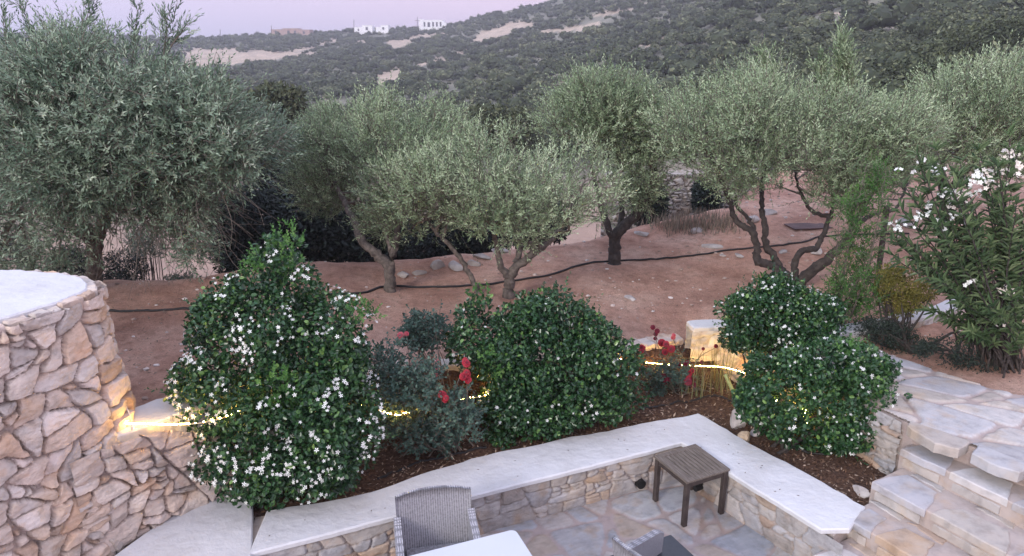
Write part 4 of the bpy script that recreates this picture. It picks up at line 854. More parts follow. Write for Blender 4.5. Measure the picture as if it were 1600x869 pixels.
# ------------------------------------------------------------ flowering bushes in the planter
def flower_mesh(name, mat, R_=.022, petals=5, w=.5, cup=.15):
    g = Geo()
    for k in range(petals):
        a = k * 2 * math.pi / petals; D = np.array([math.cos(a), math.sin(a), cup]); T_ = np.array([-math.sin(a), math.cos(a), .12])
        V = np.array([[0, 0, 0], D * R_ * .55 + T_ * R_ * w * .5, D * R_ * 1.0 + T_ * R_ * .12, D * R_ * .6 - T_ * R_ * w * .42]); g.add(V, np.array([[0, 3, 2, 1]]), .6 + .08 * k)
    g.add(np.array([[.003, 0, .004], [-.002, .003, .004], [-.002, -.003, .004]]), np.array([[0, 1, 2]]), .0)
    return g.mesh(name, mat)
FLW = flower_mesh('star_flower', M['white_petal'])
def star_flowers(root, lobes, n, facing, size=1.0, me=FLW, name='flower', cap=100, zr=None):
    """n flowers on the side of the lobes that faces the light and the view side; 100 largest as parts, the rest as one"""
    pos, d, i = lobe_points(lobes, n * 30, 1.0); pos = pos + d * .012; c = lobes[:, :3].mean(0)
    keep = []; vis = (d @ unit(np.asarray(facing, float))) > .1; D2 = ((pos[:, None] - lobes[None, :, :3]) ** 2).sum(-1) - (lobes[None, :, 3] * .93) ** 2; vis &= (D2 > 0).all(1)
    dens = fbm(pos[:, 0] * 5 + pos[:, 1] * 2, pos[:, 2] * 5, 91) ; vis &= rng.random(len(pos)) < sstep(dens, .44, .6)
    if zr: vis &= rng.random(len(pos)) < np.clip((pos[:, 2] - zr[0]) / (zr[1] - zr[0]), .06, 1)
    idx = np.where(vis)[0][:n]; base = parent_world(root); g = Geo(); mv = np.array([v.co[:] for v in me.vertices]); mf = [list(p.vertices) for p in me.polygons]
    mq = np.array([f for f in mf if len(f) == 4]); mt = np.array([f for f in mf if len(f) == 3])
    near_ = idx[np.argsort(pos[idx, 1])]; Rm = {}
    for q, j in enumerate(near_):
        nrm = Vector(unit(d[j] * .8 + [0, -.35, .45] + rng.normal(0, .25, 3))); m_ = nrm.to_track_quat('Z', 'Y').to_matrix() @ Matrix.Rotation(rng.random() * 6.28, 3, 'Z'); s_ = size * rng.uniform(.6, 1.2)
        if q < cap:
            o = bpy.data.objects.new(name, me); COL.objects.link(o); o.parent = root; o.matrix_local = Matrix.Translation(Vector(pos[j]) - base) @ m_.to_4x4() @ Matrix.Scale(s_, 4)
        else:
            A = np.array(m_) * s_; fs = [mq] + ([mt] if len(mt) else []); g.add(mv @ A.T + pos[j], fs, .7)
    if g.n: tag(g.build('flowers', me.materials[0], root), kind='stuff')
def px_lobes(poly, Y, thick, n, r, **k): return outline_lobes(poly, Y, thick, n, r, **k)
CG = 'white-flowered bushes in the planter'
def carissa(label, polys, base, n, nf, zr=None, fresh=None, stems=9, L=.046):
    lob = np.concatenate([outline_lobes(*p) for p in polys])
    def post(g2):
        pos, d, i = lobe_points(lob, 520, 1.0); k2 = ((((pos[:, None] - lob[None, :, :3]) ** 2).sum(-1) - (lob[None, :, 3] * .95) ** 2) > 0).all(1); pos, d = pos[k2], d[k2]
        ll = rng.uniform(.05, .13, len(pos)) * np.where(rng.random(len(pos)) < .15, 1.8, 1)
        sprigs(g2, None, pos - d * .03, d * .7 + [0, 0, .6] + rng.normal(0, .25, pos.shape), ll, 9, L * .85, L * .56, OVAL, 55, np.clip(rng.normal(.6, .22, len(pos)), 0, 1))
    r_, _ = bush('flowering_bush', label, 'bush', CG, lob, n, L, L * .68, OVAL, 'carissa', base=base, stems=stems, shell=.6, upb=.3, flat=.5, tn=.22, post=post)
    star_flowers(r_, lob, nf, (-.05, -1, .5), .86, zr=zr)
    for poly, Y, m in fresh or ():
        g = Geo(); P = rng.uniform(np.min(poly, 0), np.max(poly, 0), (m * 4, 2)); P = P[inpoly(P, poly)][:m]; pos = np.array([Py(p[0], p[1], Y + rng.normal(0, .05)) for p in P]); sprigs(g, None, pos, np.array([0, -.2, 1.]) + rng.normal(0, .4, (len(pos), 3)), .1, 10, .034, .022, OVAL, 55)
        g.build('new_shoot', M['fresh'], r_)
    return r_
# largest bush
o1 = [(330, 440), (350, 425), (420, 430), (440, 400), (470, 395), (500, 440), (560, 470), (585, 500), (575, 560), (600, 610), (600, 680), (575, 750), (520, 775), (440, 795), (380, 790), (320, 775), (300, 740), (310, 690), (270, 650), (262, 600), (290, 540), (300, 490)]
def wisps(gl):
    pass
carissa('largest glossy green bush, thick with white star flowers, spilling over the bench end', [(o1, 5.85, .55, 250, .17, .5, .35, .42), ([(400, 380), (440, 360), (470, 370), (480, 420), (430, 440), (400, 420)], 6.1, .3, 16, .08)], (-1.75, 6.0, .45), 34000, 900, zr=(.35, .95),
        fresh=[([(430, 365), (455, 350), (470, 370), (475, 440), (430, 430)], 5.95, 46), ([(400, 585), (460, 575), (480, 620), (440, 650), (400, 625)], 5.42, 46), ([(545, 480), (580, 470), (592, 500), (560, 530)], 5.8, 18), ([(370, 425), (400, 395), (420, 430), (390, 440)], 5.9, 16)])
o2 = [(705, 490), (740, 470), (790, 478), (830, 455), (880, 450), (930, 490), (985, 530), (1015, 575), (1020, 620), (985, 650), (930, 670), (860, 690), (800, 705), (750, 710), (735, 660), (745, 600), (705, 570), (692, 520)]
carissa('dense dark green bush with few white flowers in the middle of the planter', [(o2, 6.95, .55, 210, .15, .5, .35, .22), ([(730, 455), (760, 450), (765, 480), (735, 490)], 7.0, .15, 5, .06)], (.45, 7.0, .45), 27000, 75,
        fresh=[([(745, 560), (790, 545), (800, 590), (760, 600)], 6.45, 16), ([(730, 450), (765, 450), (760, 480), (735, 480)], 7.0, 8)])
o3 = [(1120, 470), (1150, 462), (1190, 430), (1235, 428), (1260, 450), (1310, 470), (1322, 500), (1310, 540), (1250, 560), (1170, 560), (1130, 540), (1118, 505)]
carissa('small rounded bush with white flowers, rear one of the right-hand pair', [(o3, 7.7, .42, 90, .14, .5, .35, .1)], (2.75, 7.6, .5), 13000, 150)
o4 = [(1170, 560), (1230, 545), (1310, 530), (1350, 535), (1400, 570), (1422, 620), (1405, 670), (1370, 700), (1320, 708), (1250, 700), (1190, 680), (1150, 645), (1148, 600)]
carissa('rounded bush starred with white flowers beside the stairs, front of the pair', [(o4, 6.6, .48, 130, .14, .5, .35, .12)], (2.72, 6.45, .42), 19000, 210, stems=4,
        fresh=[([(1300, 540), (1340, 535), (1345, 560), (1310, 560)], 6.2, 10)])
# trunks of the front right bush are seen under it
# ------------------------------------------------------------ roses
def rose_mesh(name, mat, R_=.03, rings=5):
    """full double bloom: overlapping cupped petals spiralling over a ball"""
    g = Geo(); n = 34
    for k in range(n):
        z = 1 - 1.35 * (k + .5) / n; a = k * 2.39996; q = math.sqrt(max(0, 1 - z * z)); D = np.array([q * math.cos(a), q * math.sin(a), z]); T_ = np.array([-math.sin(a), math.cos(a), 0]); U = np.cross(D, T_) * -1; s_ = R_ * (.42 + .25 * k / n)
        c = D * R_ * .62; V = np.array([c - U * s_ * .5 - T_ * s_ * .35, c - U * s_ * .5 + T_ * s_ * .35, c + D * s_ * .30 + T_ * s_ * .75 + U * s_ * .3, c + D * s_ * .30 - T_ * s_ * .75 + U * s_ * .3, c + D * s_ * .75 + U * s_ * .75 + T_ * s_ * .35, c + D * s_ * .75 + U * s_ * .75 - T_ * s_ * .35])
        g.add(V, np.array([[0, 1, 2, 3], [3, 2, 4, 5]]), np.clip(np.array([.0, .0, .45, .45, .9, .9]) * rng.uniform(.6, 1.1), 0, 1))
    return g.mesh(name, mat)
ROSE = {c: rose_mesh('rose_bloom', M[c + '_petal']) for c in ('red', 'dark_red', 'pink')}
def roses(root, spots, gs, foot):
    base = parent_world(root)
    for x, y, Y, s_, c_, n in spots:
        for q in range(n):
            p = Py(x, y, Y) + (rng.normal(0, .026 * s_, 3) if q else 0); o = bpy.data.objects.new('rose_bloom', ROSE[c_]); COL.objects.link(o); o.parent = root
            nrm = Vector(unit(np.array([0, -.8, .7]) + rng.normal(0, .35, 3))); o.matrix_local = Matrix.Translation(Vector(p) - base) @ nrm.to_track_quat('Z', 'Y').to_matrix().to_4x4() @ Matrix.Scale(s_ * rng.uniform(.65, .95), 4)
        f_ = np.asarray(foot) + [rng.normal(0, .1), rng.normal(0, .06), 0]; P = smooth_path([f_, (f_ + p) / 2 + rng.normal(0, .05, 3), p - [0, 0, .02]], 10); tube(gs, P, np.linspace(.007, .003, 10), 5)
def rosebush(label, poly, Y, thick, nl, base, n, spots, foot, extra=None, r=.13, L=.045):
    lob = outline_lobes(poly, Y, thick, nl, r); root = empty('rose_bush', base, label, 'rose bush', 'rose bushes in the planter'); g = Geo(); gs = Geo(); pos, d, i = lobe_points(lob, n, .2)
    cl = rng.uniform(-.15, .15, len(lob)); sprigs(g, gs, pos, d * .5 + [0, -.15, .5] + rng.normal(0, .5, (n, 3)), .11, 6, L, L * .66, OVAL, 60, np.clip(.5 + cl[i] + rng.normal(0, .2, n), 0, 1), .003)
    for l in lob[::2]: tube(gs, curve_to(np.asarray(foot) + [rng.normal(0, .15), rng.normal(0, .08), 0], l[:3], .03, 8), np.linspace(.008, .003, 8), 5)
    if extra: extra(g, gs)
    roses(root, spots, gs, foot); g.build('leaves', M['rose_leaf'], root); gs.build('canes', M['twig'], root); return root
rosebush('grey green rose bush with red blooms between the largest and the middle bush', [(575, 560), (600, 535), (640, 540), (665, 560), (700, 590), (740, 620), (750, 665), (720, 700), (660, 705), (600, 690), (580, 640), (560, 600)], 6.3, .38, 60, (-.75, 6.45, .45), 1500,
         [(727, 566, 6.1, 1.15, 'red', 3), (729, 582, 6.05, 1.35, 'red', 4), (697, 622, 6.0, 1.2, 'red', 4), (626, 524, 6.6, 1.2, 'pink', 2), (605, 549, 6.5, .7, 'red', 1), (680, 583, 6.3, 1.1, 'pink', 2), (645, 598, 6.2, .8, 'red', 1), (684, 565, 6.4, .7, 'pink', 1), (805, 578, 6.38, .5, 'red', 1)][:8], (-.75, 6.45, .42))
def slim(g, gs): tube(gs, smooth_path([(-.62, 6.9, .5), Py(672, 590, 6.85), Py(677, 545, 6.85)], 10), np.linspace(.01, .006, 10), 6)
rosebush('slender flowerless rose stem with a tuft of slate-green leaves', [(635, 510), (655, 488), (690, 500), (698, 530), (680, 552), (650, 548), (635, 530)], 6.85, .22, 26, (-.62, 6.9, .5), 430, [], (-.62, 6.9, .5), slim, .09)
rosebush('rose bush with crimson blooms in the lit corner by the wall', [(1010, 590), (1030, 560), (1070, 545), (1085, 570), (1080, 600), (1060, 625), (1030, 630), (1012, 615)], 7.75, .25, 22, (2.05, 7.75, .42), 330,
         [(1027, 517, 7.9, 1.0, 'dark_red', 3), (1024, 529, 7.9, .9, 'dark_red', 2), (1041, 537, 7.8, 1.5, 'red', 5), (1053, 524, 7.85, 1.0, 'pink', 2), (1002, 543, 7.75, 1.2, 'red', 3), (1036, 588, 7.6, 1.15, 'dark_red', 3), (1045, 592, 7.6, 1.0, 'dark_red', 2), (1073, 566, 7.7, 1.2, 'dark_red', 3), (1077, 584, 7.6, 1.2, 'red', 3), (1075, 596, 7.6, 1.5, 'dark_red', 4), (1097, 566, 7.75, .9, 'dark_red', 2), (1099, 545, 7.8, .8, 'dark_red', 1), (1119, 541, 7.85, .8, 'dark_red', 2)], (2.05, 7.75, .42), None, .1, .036)
M['stalk'] = mat_leaf('grass_stalk', [(0, (.07, .09, .04)), (1, (.30, .27, .13))], .8, .2, .2)
for k, (x, Y, lb) in enumerate([(1092, 7.65, 'clump of tall thin grass stalks, nearest to the red roses'), (1112, 7.7, 'clump of tall thin grass stalks in front of the brightest light'), (1128, 7.8, 'clump of thin grass stalks nearest to the yellow-green pole')]):
    p = Py(x, 622, Y); tuft('grass_clump', lb, 'grass clump', 'stalk clumps in the lit corner', (p[0], Y, .42), 26, .58, 'stalk', .085, .0035, .55)

# ------------------------------------------------------------ pomegranate-like bush, yellowing shrub, oleander
pom = outline_lobes([(1300, 330), (1335, 300), (1345, 262), (1395, 265), (1385, 320), (1345, 350), (1372, 400), (1405, 450), (1375, 510), (1310, 505), (1288, 450), (1330, 400), (1325, 350)], 8.3, .4, 46, .11); bp = np.array([3.95, 8.35, .9])
root = empty('leafy_bush', bp, 'tall upright light green bush in front of the dark post', 'bush'); g = Geo(); gt = Geo(); pos, d, i = lobe_points(pom, 520, .2); sprigs(g, gt, pos, d * .4 + [0, 0, .7] + rng.normal(0, .5, (520, 3)), .15, 11, .042, .019, OVAL, 55, None, .003)
for tip in ((1356, 250), (1385, 262), (1400, 285), (1330, 330), (1300, 455), (1310, 360)):
    P = curve_to(bp + rng.normal(0, .05, 3) * [1, 1, 0], Py(tip[0], tip[1], 8.3 + rng.normal(0, .15)), 0, 16); tube(gt, P, np.linspace(.012, .003, 16), 5); sprigs(g, gt, P[4:].repeat(5, 0) + rng.normal(0, .02, (60, 3)), rng.normal(0, .6, (60, 3)) + [0, 0, .5], .12, 10, .03, .012, OVAL, 50)
g.build('leaves', M['fresh'], root); gt.build('branches', M['twig'], root)
by = np.array([*Pz(1400, 530, .95)[:2], .92]); lob = outline_lobes([(1370, 420), (1410, 405), (1450, 420), (1465, 460), (1430, 490), (1390, 500), (1365, 470)], by[1] + .2, .35, 34, .13)
bush('yellowing_bush', 'low bush with yellow and green leaves between post and oleander', 'bush', None, lob, 4200, .04, .016, OVAL, 'yellow_leaf', base=by, shell=.3, flat=.8)
lob = np.concatenate([outline_lobes([(1320, 515), (1340, 495), (1420, 505), (1450, 540), (1420, 560), (1350, 530)], 7.9, .3, 40, .12), outline_lobes([(1420, 520), (1500, 530), (1560, 570), (1560, 605), (1480, 580), (1430, 560)], 7.25, .2, 30, .10)])
bush('ground_bush', 'low dark green growth along the back edge of the paved landing', 'bush', None, lob, 4500, .035, .014, OVAL, 'dark_leaf', base=(4.6, 7.8, .9), shell=.3, flat=.8, tshift=.4)
# oleander
ob = np.array([5.35, 7.35, .9]); root = empty('oleander', ob, 'tall oleander with clusters of white and pale pink blossom, right edge', 'oleander'); g = Geo(); gt = Geo(); gs = Geo()
OT = [(1440, 270), (1475, 290), (1500, 255), (1530, 250), (1560, 262), (1590, 240), (1620, 250), (1410, 330), (1425, 380), (1450, 340), (1470, 320), (1495, 310), (1520, 330), (1550, 320), (1580, 300), (1600, 330), (1400, 380), (1440, 420), (1480, 380), (1510, 400), (1545, 380), (1580, 370), (1610, 400), (1470, 440), (1500, 470), (1530, 440), (1560, 450), (1600, 460), (1480, 500), (1520, 520), (1555, 500), (1590, 510), (1640, 320), (1640, 400), (1650, 470), (1625, 280), (1460, 260), (1430, 300), (1390, 350), (1535, 475), (1575, 420), (1495, 350), (1565, 345)]
tips = []
for k, (x, y) in enumerate(OT + [(x + rng.normal(0, 14), y + rng.normal(0, 14)) for x, y in OT]):
    Yk = 7.3 + rng.normal(0, .32); tip = Py(x, y, Yk); foot = ob + [rng.normal(0, .14), rng.normal(0, .12), -.03]; mid = foot * .55 + tip * .45 + [0, 0, .12]; P = smooth_path([foot, mid, tip], 20, .004)
    tube(gs, P, np.linspace(.013, .004, 20), 6, .5, .15); tips.append((tip, x, y)); m = 66; q = rng.integers(10, 20, m); dd = unit(P[q] - P[q - 2])
    az = rng.random(m) * 6.28; u_ = unit(np.cross(dd, [[.3, .2, 1]])); v_ = np.cross(dd, u_); side = u_ * np.cos(az)[:, None] + v_ * np.sin(az)[:, None]; ld = dd * .75 + side * .75 + [0, 0, .05]
    sz = rng.uniform(.7, 1.15, m); add_leaves(g, P[q] + rng.normal(0, .012, (m, 3)), ld, dd * .6 - side * .7 + rng.normal(0, .2, (m, 3)), (.13 * sz), (.026 * sz), LANCE, np.clip(rng.normal(.5, .22, m), 0, 1))
g.build('leaves', M['olean'], root); gs.build('stems', M['bark_dark'], root, smooth=True)
CLU = flower_mesh('blossom', M['cream_petal'], .026, 5, .8, .2); CLW = flower_mesh('blossom', M['white_petal'], .026, 5, .8, .2)
for x, y, n, w in [(1437, 250, 3, 1), (1465, 268, 10, 1), (1582, 240, 14, 0), (1528, 278, 14, 1), (1550, 268, 12, 0), (1590, 262, 10, 0), (1500, 305, 12, 0), (1483, 300, 9, 1), (1440, 337, 9, 1), (1490, 343, 8, 1), (1402, 355, 9, 1), (1470, 355, 5, 1), (1573, 455, 11, 0), (1515, 448, 4, 1), (1565, 500, 7, 0), (1413, 268, 3, 1), (1520, 300, 6, 1), (1455, 320, 4, 1), (1598, 275, 8, 0), (1545, 285, 7, 0), (1490, 318, 5, 0), (1620, 300, 9, 1), (1630, 420, 8, 1)]:
    Yc = 7.0 + rng.uniform(-.1, .15); c = Py(x, y, Yc); me = CLW if w else CLU; gg = Geo(); mv = np.array([v.co[:] for v in me.vertices]); mq = np.array([list(p.vertices) for p in me.polygons if len(p.vertices) == 4])
    for q in range(int(n * 1.6)):
        nrm = Vector(unit(rng.normal(0, .6, 3) + [0, -.6, .6])); A = np.array(nrm.to_track_quat('Z', 'Y').to_matrix()) * rng.uniform(.7, 1.1); gg.add(mv @ A.T + c + rng.normal(0, .038, 3) * [1.3, 1, .8], [mq], rng.uniform(.5, 1))
    o = gg.build('blossom_cluster', me.materials[0], root)
# slim trunk-like stems under the front right bush are part of that bush

# ------------------------------------------------------------ furniture
m, nt, b, o = nodes_mat('weathered_teak'); tc = N(nt, 'ShaderNodeTexCoord'); mp = N(nt, 'ShaderNodeMapping'); mp.inputs['Scale'].default_value = (3, 40, 40); nt.links.new(tc.outputs['Object'], mp.inputs[0])
t = N(nt, 'ShaderNodeTexNoise'); t.inputs['Scale'].default_value = 3; t.inputs['Detail'].default_value = 8; nt.links.new(mp.outputs[0], t.inputs['Vector'])
r = ramp_n(nt, [(.3, (.075, .058, .048)), (.5, (.13, .105, .085)), (.7, (.20, .165, .135))], t.outputs['Fac']); nt.links.new(r.outputs[0], b.inputs['Base Color']); b.inputs['Roughness'].default_value = .7; bump(nt, b, t.outputs['Fac'], .3, .003); M['teak'] = m
M['teak_dark'] = mat_noise('dark_stained_wood', [(.3, (.035, .026, .024)), (.7, (.075, .058, .05))], 12, .6, .3, .004)
tb = [Pz(x, y, .5) for x, y in ((1087, 693), (1021.3, 712.6), (1073, 753), (1141.7, 734))]; ctr = np.mean(tb, 0); ex = unit((tb[3] - tb[0]) + (tb[2] - tb[1])); ang = math.atan2(ex[1], ex[0]); SZ = .50
st = empty('side_table', (ctr[0], ctr[1], .012), 'square dark wooden slatted side table in the corner of the bench', 'side table'); st.rotation_euler.z = ang
def loc_build(g, name, mat, parent, smooth=False):
    o = bpy.data.objects.new(name, g.mesh(name, mat, (0, 0, 0), smooth)); COL.objects.link(o); o.parent = parent; return o
H_ = .49; fw = .055; h2 = SZ / 2
g = Geo()
for s_ in (-1, 1):
    box(g, (0, s_ * (h2 - fw / 2), H_ - .011), (SZ, fw, .022), 0, .5, .003); box(g, (s_ * (h2 - fw / 2), 0, H_ - .0115), (fw, SZ - 2 * fw - .001, .021), 0, .5, .003)
loc_build(g, 'table_frame', M['teak'], st); g = Geo(); nsl = 9; wd = (SZ - 2 * fw) / nsl
for k in range(nsl): box(g, (0, -h2 + fw + wd * (k + .5), H_ - .013), (SZ - 2 * fw - .002, wd - .008, .016), 0, .5, .002)
loc_build(g, 'slats', M['teak'], st)
for sx in (-1, 1):
    for sy in (-1, 1):
        g = Geo(); box(g, (sx * (h2 - .032), sy * (h2 - .032), (H_ - .023) / 2), (.046, .046, H_ - .023), 0, .5, .004); loc_build(g, 'leg', M['teak_dark'], st)
g = Geo()
for s_ in (-1, 1): box(g, (0, s_ * (h2 - .03), H_ - .052), (SZ - .112, .02, .055), 0, .5, .002); box(g, (s_ * (h2 - .03), 0, H_ - .0525), (.02, SZ - .112, .054), 0, .5, .002)
loc_build(g, 'apron', M['teak_dark'], st)

# woven rattan
m, nt, b, o = nodes_mat('grey_rattan'); tc = N(nt, 'ShaderNodeTexCoord')
w1 = N(nt, 'ShaderNodeTexWave', bands_direction='Z'); w1.inputs['Scale'].default_value = 38; w1.inputs['Distortion'].default_value = 1.2; w2 = N(nt, 'ShaderNodeTexWave', bands_direction='X'); w2.inputs['Scale'].default_value = 17; w2.inputs['Distortion'].default_value = 1.5
for w_ in (w1, w2): nt.links.new(tc.outputs['Object'], w_.inputs[0])
mm = N(nt, 'ShaderNodeMath', operation='MULTIPLY'); nt.links.new(w1.outputs['Fac'], mm.inputs[0]); nt.links.new(w2.outputs['Fac'], mm.inputs[1])
nz = tex_noise(nt, 60, 3); ad = N(nt, 'ShaderNodeMath', operation='MULTIPLY_ADD'); nt.links.new(nz.outputs['Fac'], ad.inputs[0]); ad.inputs[1].default_value = .9; nt.links.new(mm.outputs[0], ad.inputs[2])
r = ramp_n(nt, [(.3, (.12, .115, .12)), (.6, (.24, .235, .25)), (1.1, (.42, .41, .43))], ad.outputs[0]); nt.links.new(r.outputs[0], b.inputs['Base Color']); b.inputs['Roughness'].default_value = .6
bump(nt, b, ad.outputs[0], .8, .006); M['rattan'] = m
def panel(g, pts, th, nrm):
    """solid panel: outline pts (local 3D), thickness th along nrm"""
    P = np.array(pts, float); n = len(P); nn = np.asarray(nrm, float) * th / 2; V = np.concatenate([P + nn, P - nn]); j = np.arange(n); j2 = (j + 1) % n
    F = [np.stack([j, j2, n + j2, n + j], 1)]; c1 = P.mean(0); V = np.concatenate([V, [c1 + nn, c1 - nn]])
    F += [np.stack([np.full(n, 2 * n), j2, j], 1), np.stack([np.full(n, 2 * n + 1), n + j, n + j2], 1)]; g.add(V, F)
def armchair(loc, rot, label, w=.58, hb=.86, ha=.65, dp=.56):
    """front faces local -y"""
    root = empty('rattan_armchair', loc, label, 'armchair', 'woven rattan armchairs'); root.rotation_euler.z = rot; yb = dp / 2
    g = Geo(); nx, nz_ = 17, 13; V = []; T2 = .035
    for s_ in (1, -1):
        for iz in range(nz_):
            for ix in range(nx):
                u = ix / (nx - 1) * 2 - 1; v = iz / (nz_ - 1); x = u * w / 2 * (1 + .04 * v); bow = .05 * (1 - u * u); y = yb - .09 + .11 * v + bow + s_ * T2 / 2; z = .24 + (hb - .24) * v + (.018 * (1 - u * u) if iz == nz_ - 1 else 0); V.append((x, y, z))
    V = np.array(V); i = np.arange(nz_ - 1)[:, None] * nx; j = np.arange(nx - 1)[None]; Q = np.stack([i + j, i + j + 1, i + nx + j + 1, i + nx + j], -1).reshape(-1, 4); m_ = nx * nz_
    rim_ = [iz * nx for iz in range(nz_)] + [(nz_ - 1) * nx + ix for ix in range(1, nx)] + [iz * nx + nx - 1 for iz in range(nz_ - 2, -1, -1)] + [ix for ix in range(nx - 2, 0, -1)]
    rm = np.array(rim_); r2 = np.roll(rm, -1); g.add(V, [Q[:, ::-1], Q + m_, np.stack([rm, r2, r2 + m_, rm + m_], 1)]); loc_build(g, 'backrest', M['rattan'], root, True)
    g = Geo(); box(g, (0, -.02, .38), (w - .09, dp - .06, .10), 0, .5, .02); loc_build(g, 'seat', M['rattan'], root)
    for s_ in (-1, 1):
        g = Geo(); x = s_ * (w / 2 + .005); P = [(x, yb - .05, .1), (x, yb - .03, ha + .06), (x, yb - .12, ha + .03), (x, -yb + .05, ha - .01), (x, -yb - .01, ha - .04), (x, -yb + .02, .1)]; panel(g, P, .055, (1, 0, 0)); loc_build(g, 'arm', M['rattan'], root)
        for y in (-yb + .05, yb - .08):
            g = Geo(); box(g, (x, y, .05), (.045, .045, .098), 0, .5, .004); loc_build(g, 'leg', M['rattan'], root)
    g = Geo(); box(g, (0, -yb + .03, .24), (w - .06, .03, .18), 0, .5, .006); loc_build(g, 'front_panel', M['rattan'], root)
    return root
tl, tr_ = Pz(617, 776, .86), Pz(734, 762, .86); mid = (tl + tr_) / 2; wv = unit(tr_ - tl); rot = math.atan2(wv[1], wv[0]); fwd = np.array([wv[1], -wv[0], 0]); c1 = mid + fwd * .33
armchair((c1[0], c1[1], .014), rot, 'grey woven rattan armchair pushed up to the white table, in front of the bench', w=float(np.linalg.norm((tr_ - tl)[:2])) - .02)
q = Pz(960, 842, .86); q2 = Pz(1004, 869, .86); wv = unit(q2 - q); wv[2] = 0; wv = unit(wv); f2 = np.array([-wv[1], wv[0], 0]); rot2 = math.atan2(wv[1], wv[0]) + math.pi; c2 = q + wv * .29 + f2 * .30
armchair((c2[0], c2[1], .014), rot2, 'grey woven rattan armchair cut off by the lower frame edge beside the dark tabletop')
# white table
M['white_top'] = mat_noise('white_tabletop', [(.3, (.5, .52, .55)), (.7, (.54, .56, .59))], 2, .4, .05, .002); M['white_metal'] = mat_plain('white_frame', (.6, .6, .62), .5)
cz = .745; pc, pl_, pr_ = Pz(805, 826, cz), Pz(640, 868, cz), Pz(841, 869, cz); ux = unit(pc - pl_); uy = unit(pc - pr_); uy = unit(uy - ux * (ux @ uy)); TLn, TWd = 1.5, .85
ct = pc - ux * TLn / 2 - uy * TWd / 2; wt = empty('dining_table', (ct[0], ct[1], .014), 'white rectangular table with rounded corner at the lower edge', 'table'); wt.rotation_euler.z = math.atan2(ux[1], ux[0])
def rrect(w, h, r_, n=6):
    P = []
    for cx, cy, a0 in ((w / 2 - r_, h / 2 - r_, 0), (-w / 2 + r_, h / 2 - r_, 90), (-w / 2 + r_, -h / 2 + r_, 180), (w / 2 - r_, -h / 2 + r_, 270)):
        P += [(cx + r_ * math.cos(R(a0 + 90 * k / n)), cy + r_ * math.sin(R(a0 + 90 * k / n))) for k in range(n + 1)]
    return P
g = Geo(); prism(g, rrect(TLn, TWd, .05), cz - .014 - .03, cz - .014, .5, 0, .005, 1); loc_build(g, 'tabletop', M['white_top'], wt)
for sx in (-1, 1):
    for sy in (-1, 1): g = Geo(); box(g, (sx * (TLn / 2 - .06), sy * (TWd / 2 - .06), .35), (.06, .06, .70), 0, .5, .006); loc_build(g, 'leg', M['white_metal'], wt)
# dark low table
M['dark_glass'] = mat_plain('dark_tabletop', (.035, .04, .048), .22, 0, .5); dz = .45; A, B_, C_ = Pz(1048, 835, dz), Pz(991, 855, dz), Pz(1092, 872, dz)
ux = unit(A - B_); uy = unit(A - C_); uy = unit(uy - ux * (ux @ uy)); L1 = .75; ct = A - ux * L1 / 2 - uy * L1 / 2; dt = empty('coffee_table', (ct[0], ct[1], .014), 'low dark-topped table beside the cut-off rattan armchair', 'table'); dt.rotation_euler.z = math.atan2(ux[1], ux[0])
g = Geo(); prism(g, rrect(L1, L1, .012, 3), dz - .014 - .02, dz - .014, .5, 0, .003, 1); loc_build(g, 'tabletop', M['dark_glass'], dt)
g = Geo(); box(g, (0, 0, dz - .014 - .05), (L1 - .04, L1 - .04, .058), 0, .5, .005); loc_build(g, 'frame', M['rattan'], dt)
for sx in (-1, 1):
    for sy in (-1, 1): g = Geo(); box(g, (sx * (L1 / 2 - .05), sy * (L1 / 2 - .05), .175), (.05, .05, .348), 0, .5, .005); loc_build(g, 'leg', M['rattan'], dt)

# ------------------------------------------------------------ warm light strip
m, nt, b, o = nodes_mat('warm_light_strip'); b.inputs['Base Color'].default_value = (.9, .8, .6, 1); b.inputs['Emission Color'].default_value = (1.0, .58, .13, 1); b.inputs['Emission Strength'].default_value = 95; M['led'] = m
LP = [(188, 661, 1.345), (225, 662, 1.345), (270, 663, 1.345), (305, 661, 1.35), (330, 657, 1.36), (360, 648, 1.36), (400, 631, 1.34), (430, 626, 1.30)]
LQ = [(470, 628, 1.10), (540, 632, .95), (562, 634, 1.05), (578, 634, 1.10), (590, 640, 1.04), (612, 647, 1.06), (635, 645, .85), (690, 636, .78), (730, 622, .93), (746, 620, .95), (775, 600, .74), (860, 568, .78), (960, 560, .76), (1022, 568, .66), (1060, 571, .64), (1100, 572, .64), (1130, 574, .64), (1162, 583, .66), (1200, 612, .66), (1232, 632, .93), (1246, 636, .93), (1258, 655, .60), (1265, 668, .46), (1290, 690, .44)]
P = smooth_path([Pz(*p) for p in LP + LQ], 500); lsr = empty('light_strip', P[0], 'glowing warm yellow light strip running over the ledge and through the bushes', 'light strip')
g = Geo(); tube(g, P - [0, 0, .006], .0045, 6); g.build('tape', mat_plain('strip_tape', (.5, .42, .28), .5), lsr, smooth=True)
dd_ = np.concatenate([[0], np.cumsum(np.linalg.norm(np.diff(P, axis=0), axis=1))]); s0 = 0; g = Geo(); V0, F0 = ico(1)
while s0 < dd_[-1]:
    c = np.array([np.interp(s0, dd_, P[:, k]) for k in range(3)]); near_l = s0 < .55; g.add(V0 * [.007, .007, .006] * rng.uniform(.6, 1.15) + c, F0); s0 += (.013 if near_l else .02 if 1000 < proj(c)[0, 0] < 1170 else .05) * rng.uniform(.7, 1.4)
tag(g.build('diodes', M['led'], lsr), kind='stuff')

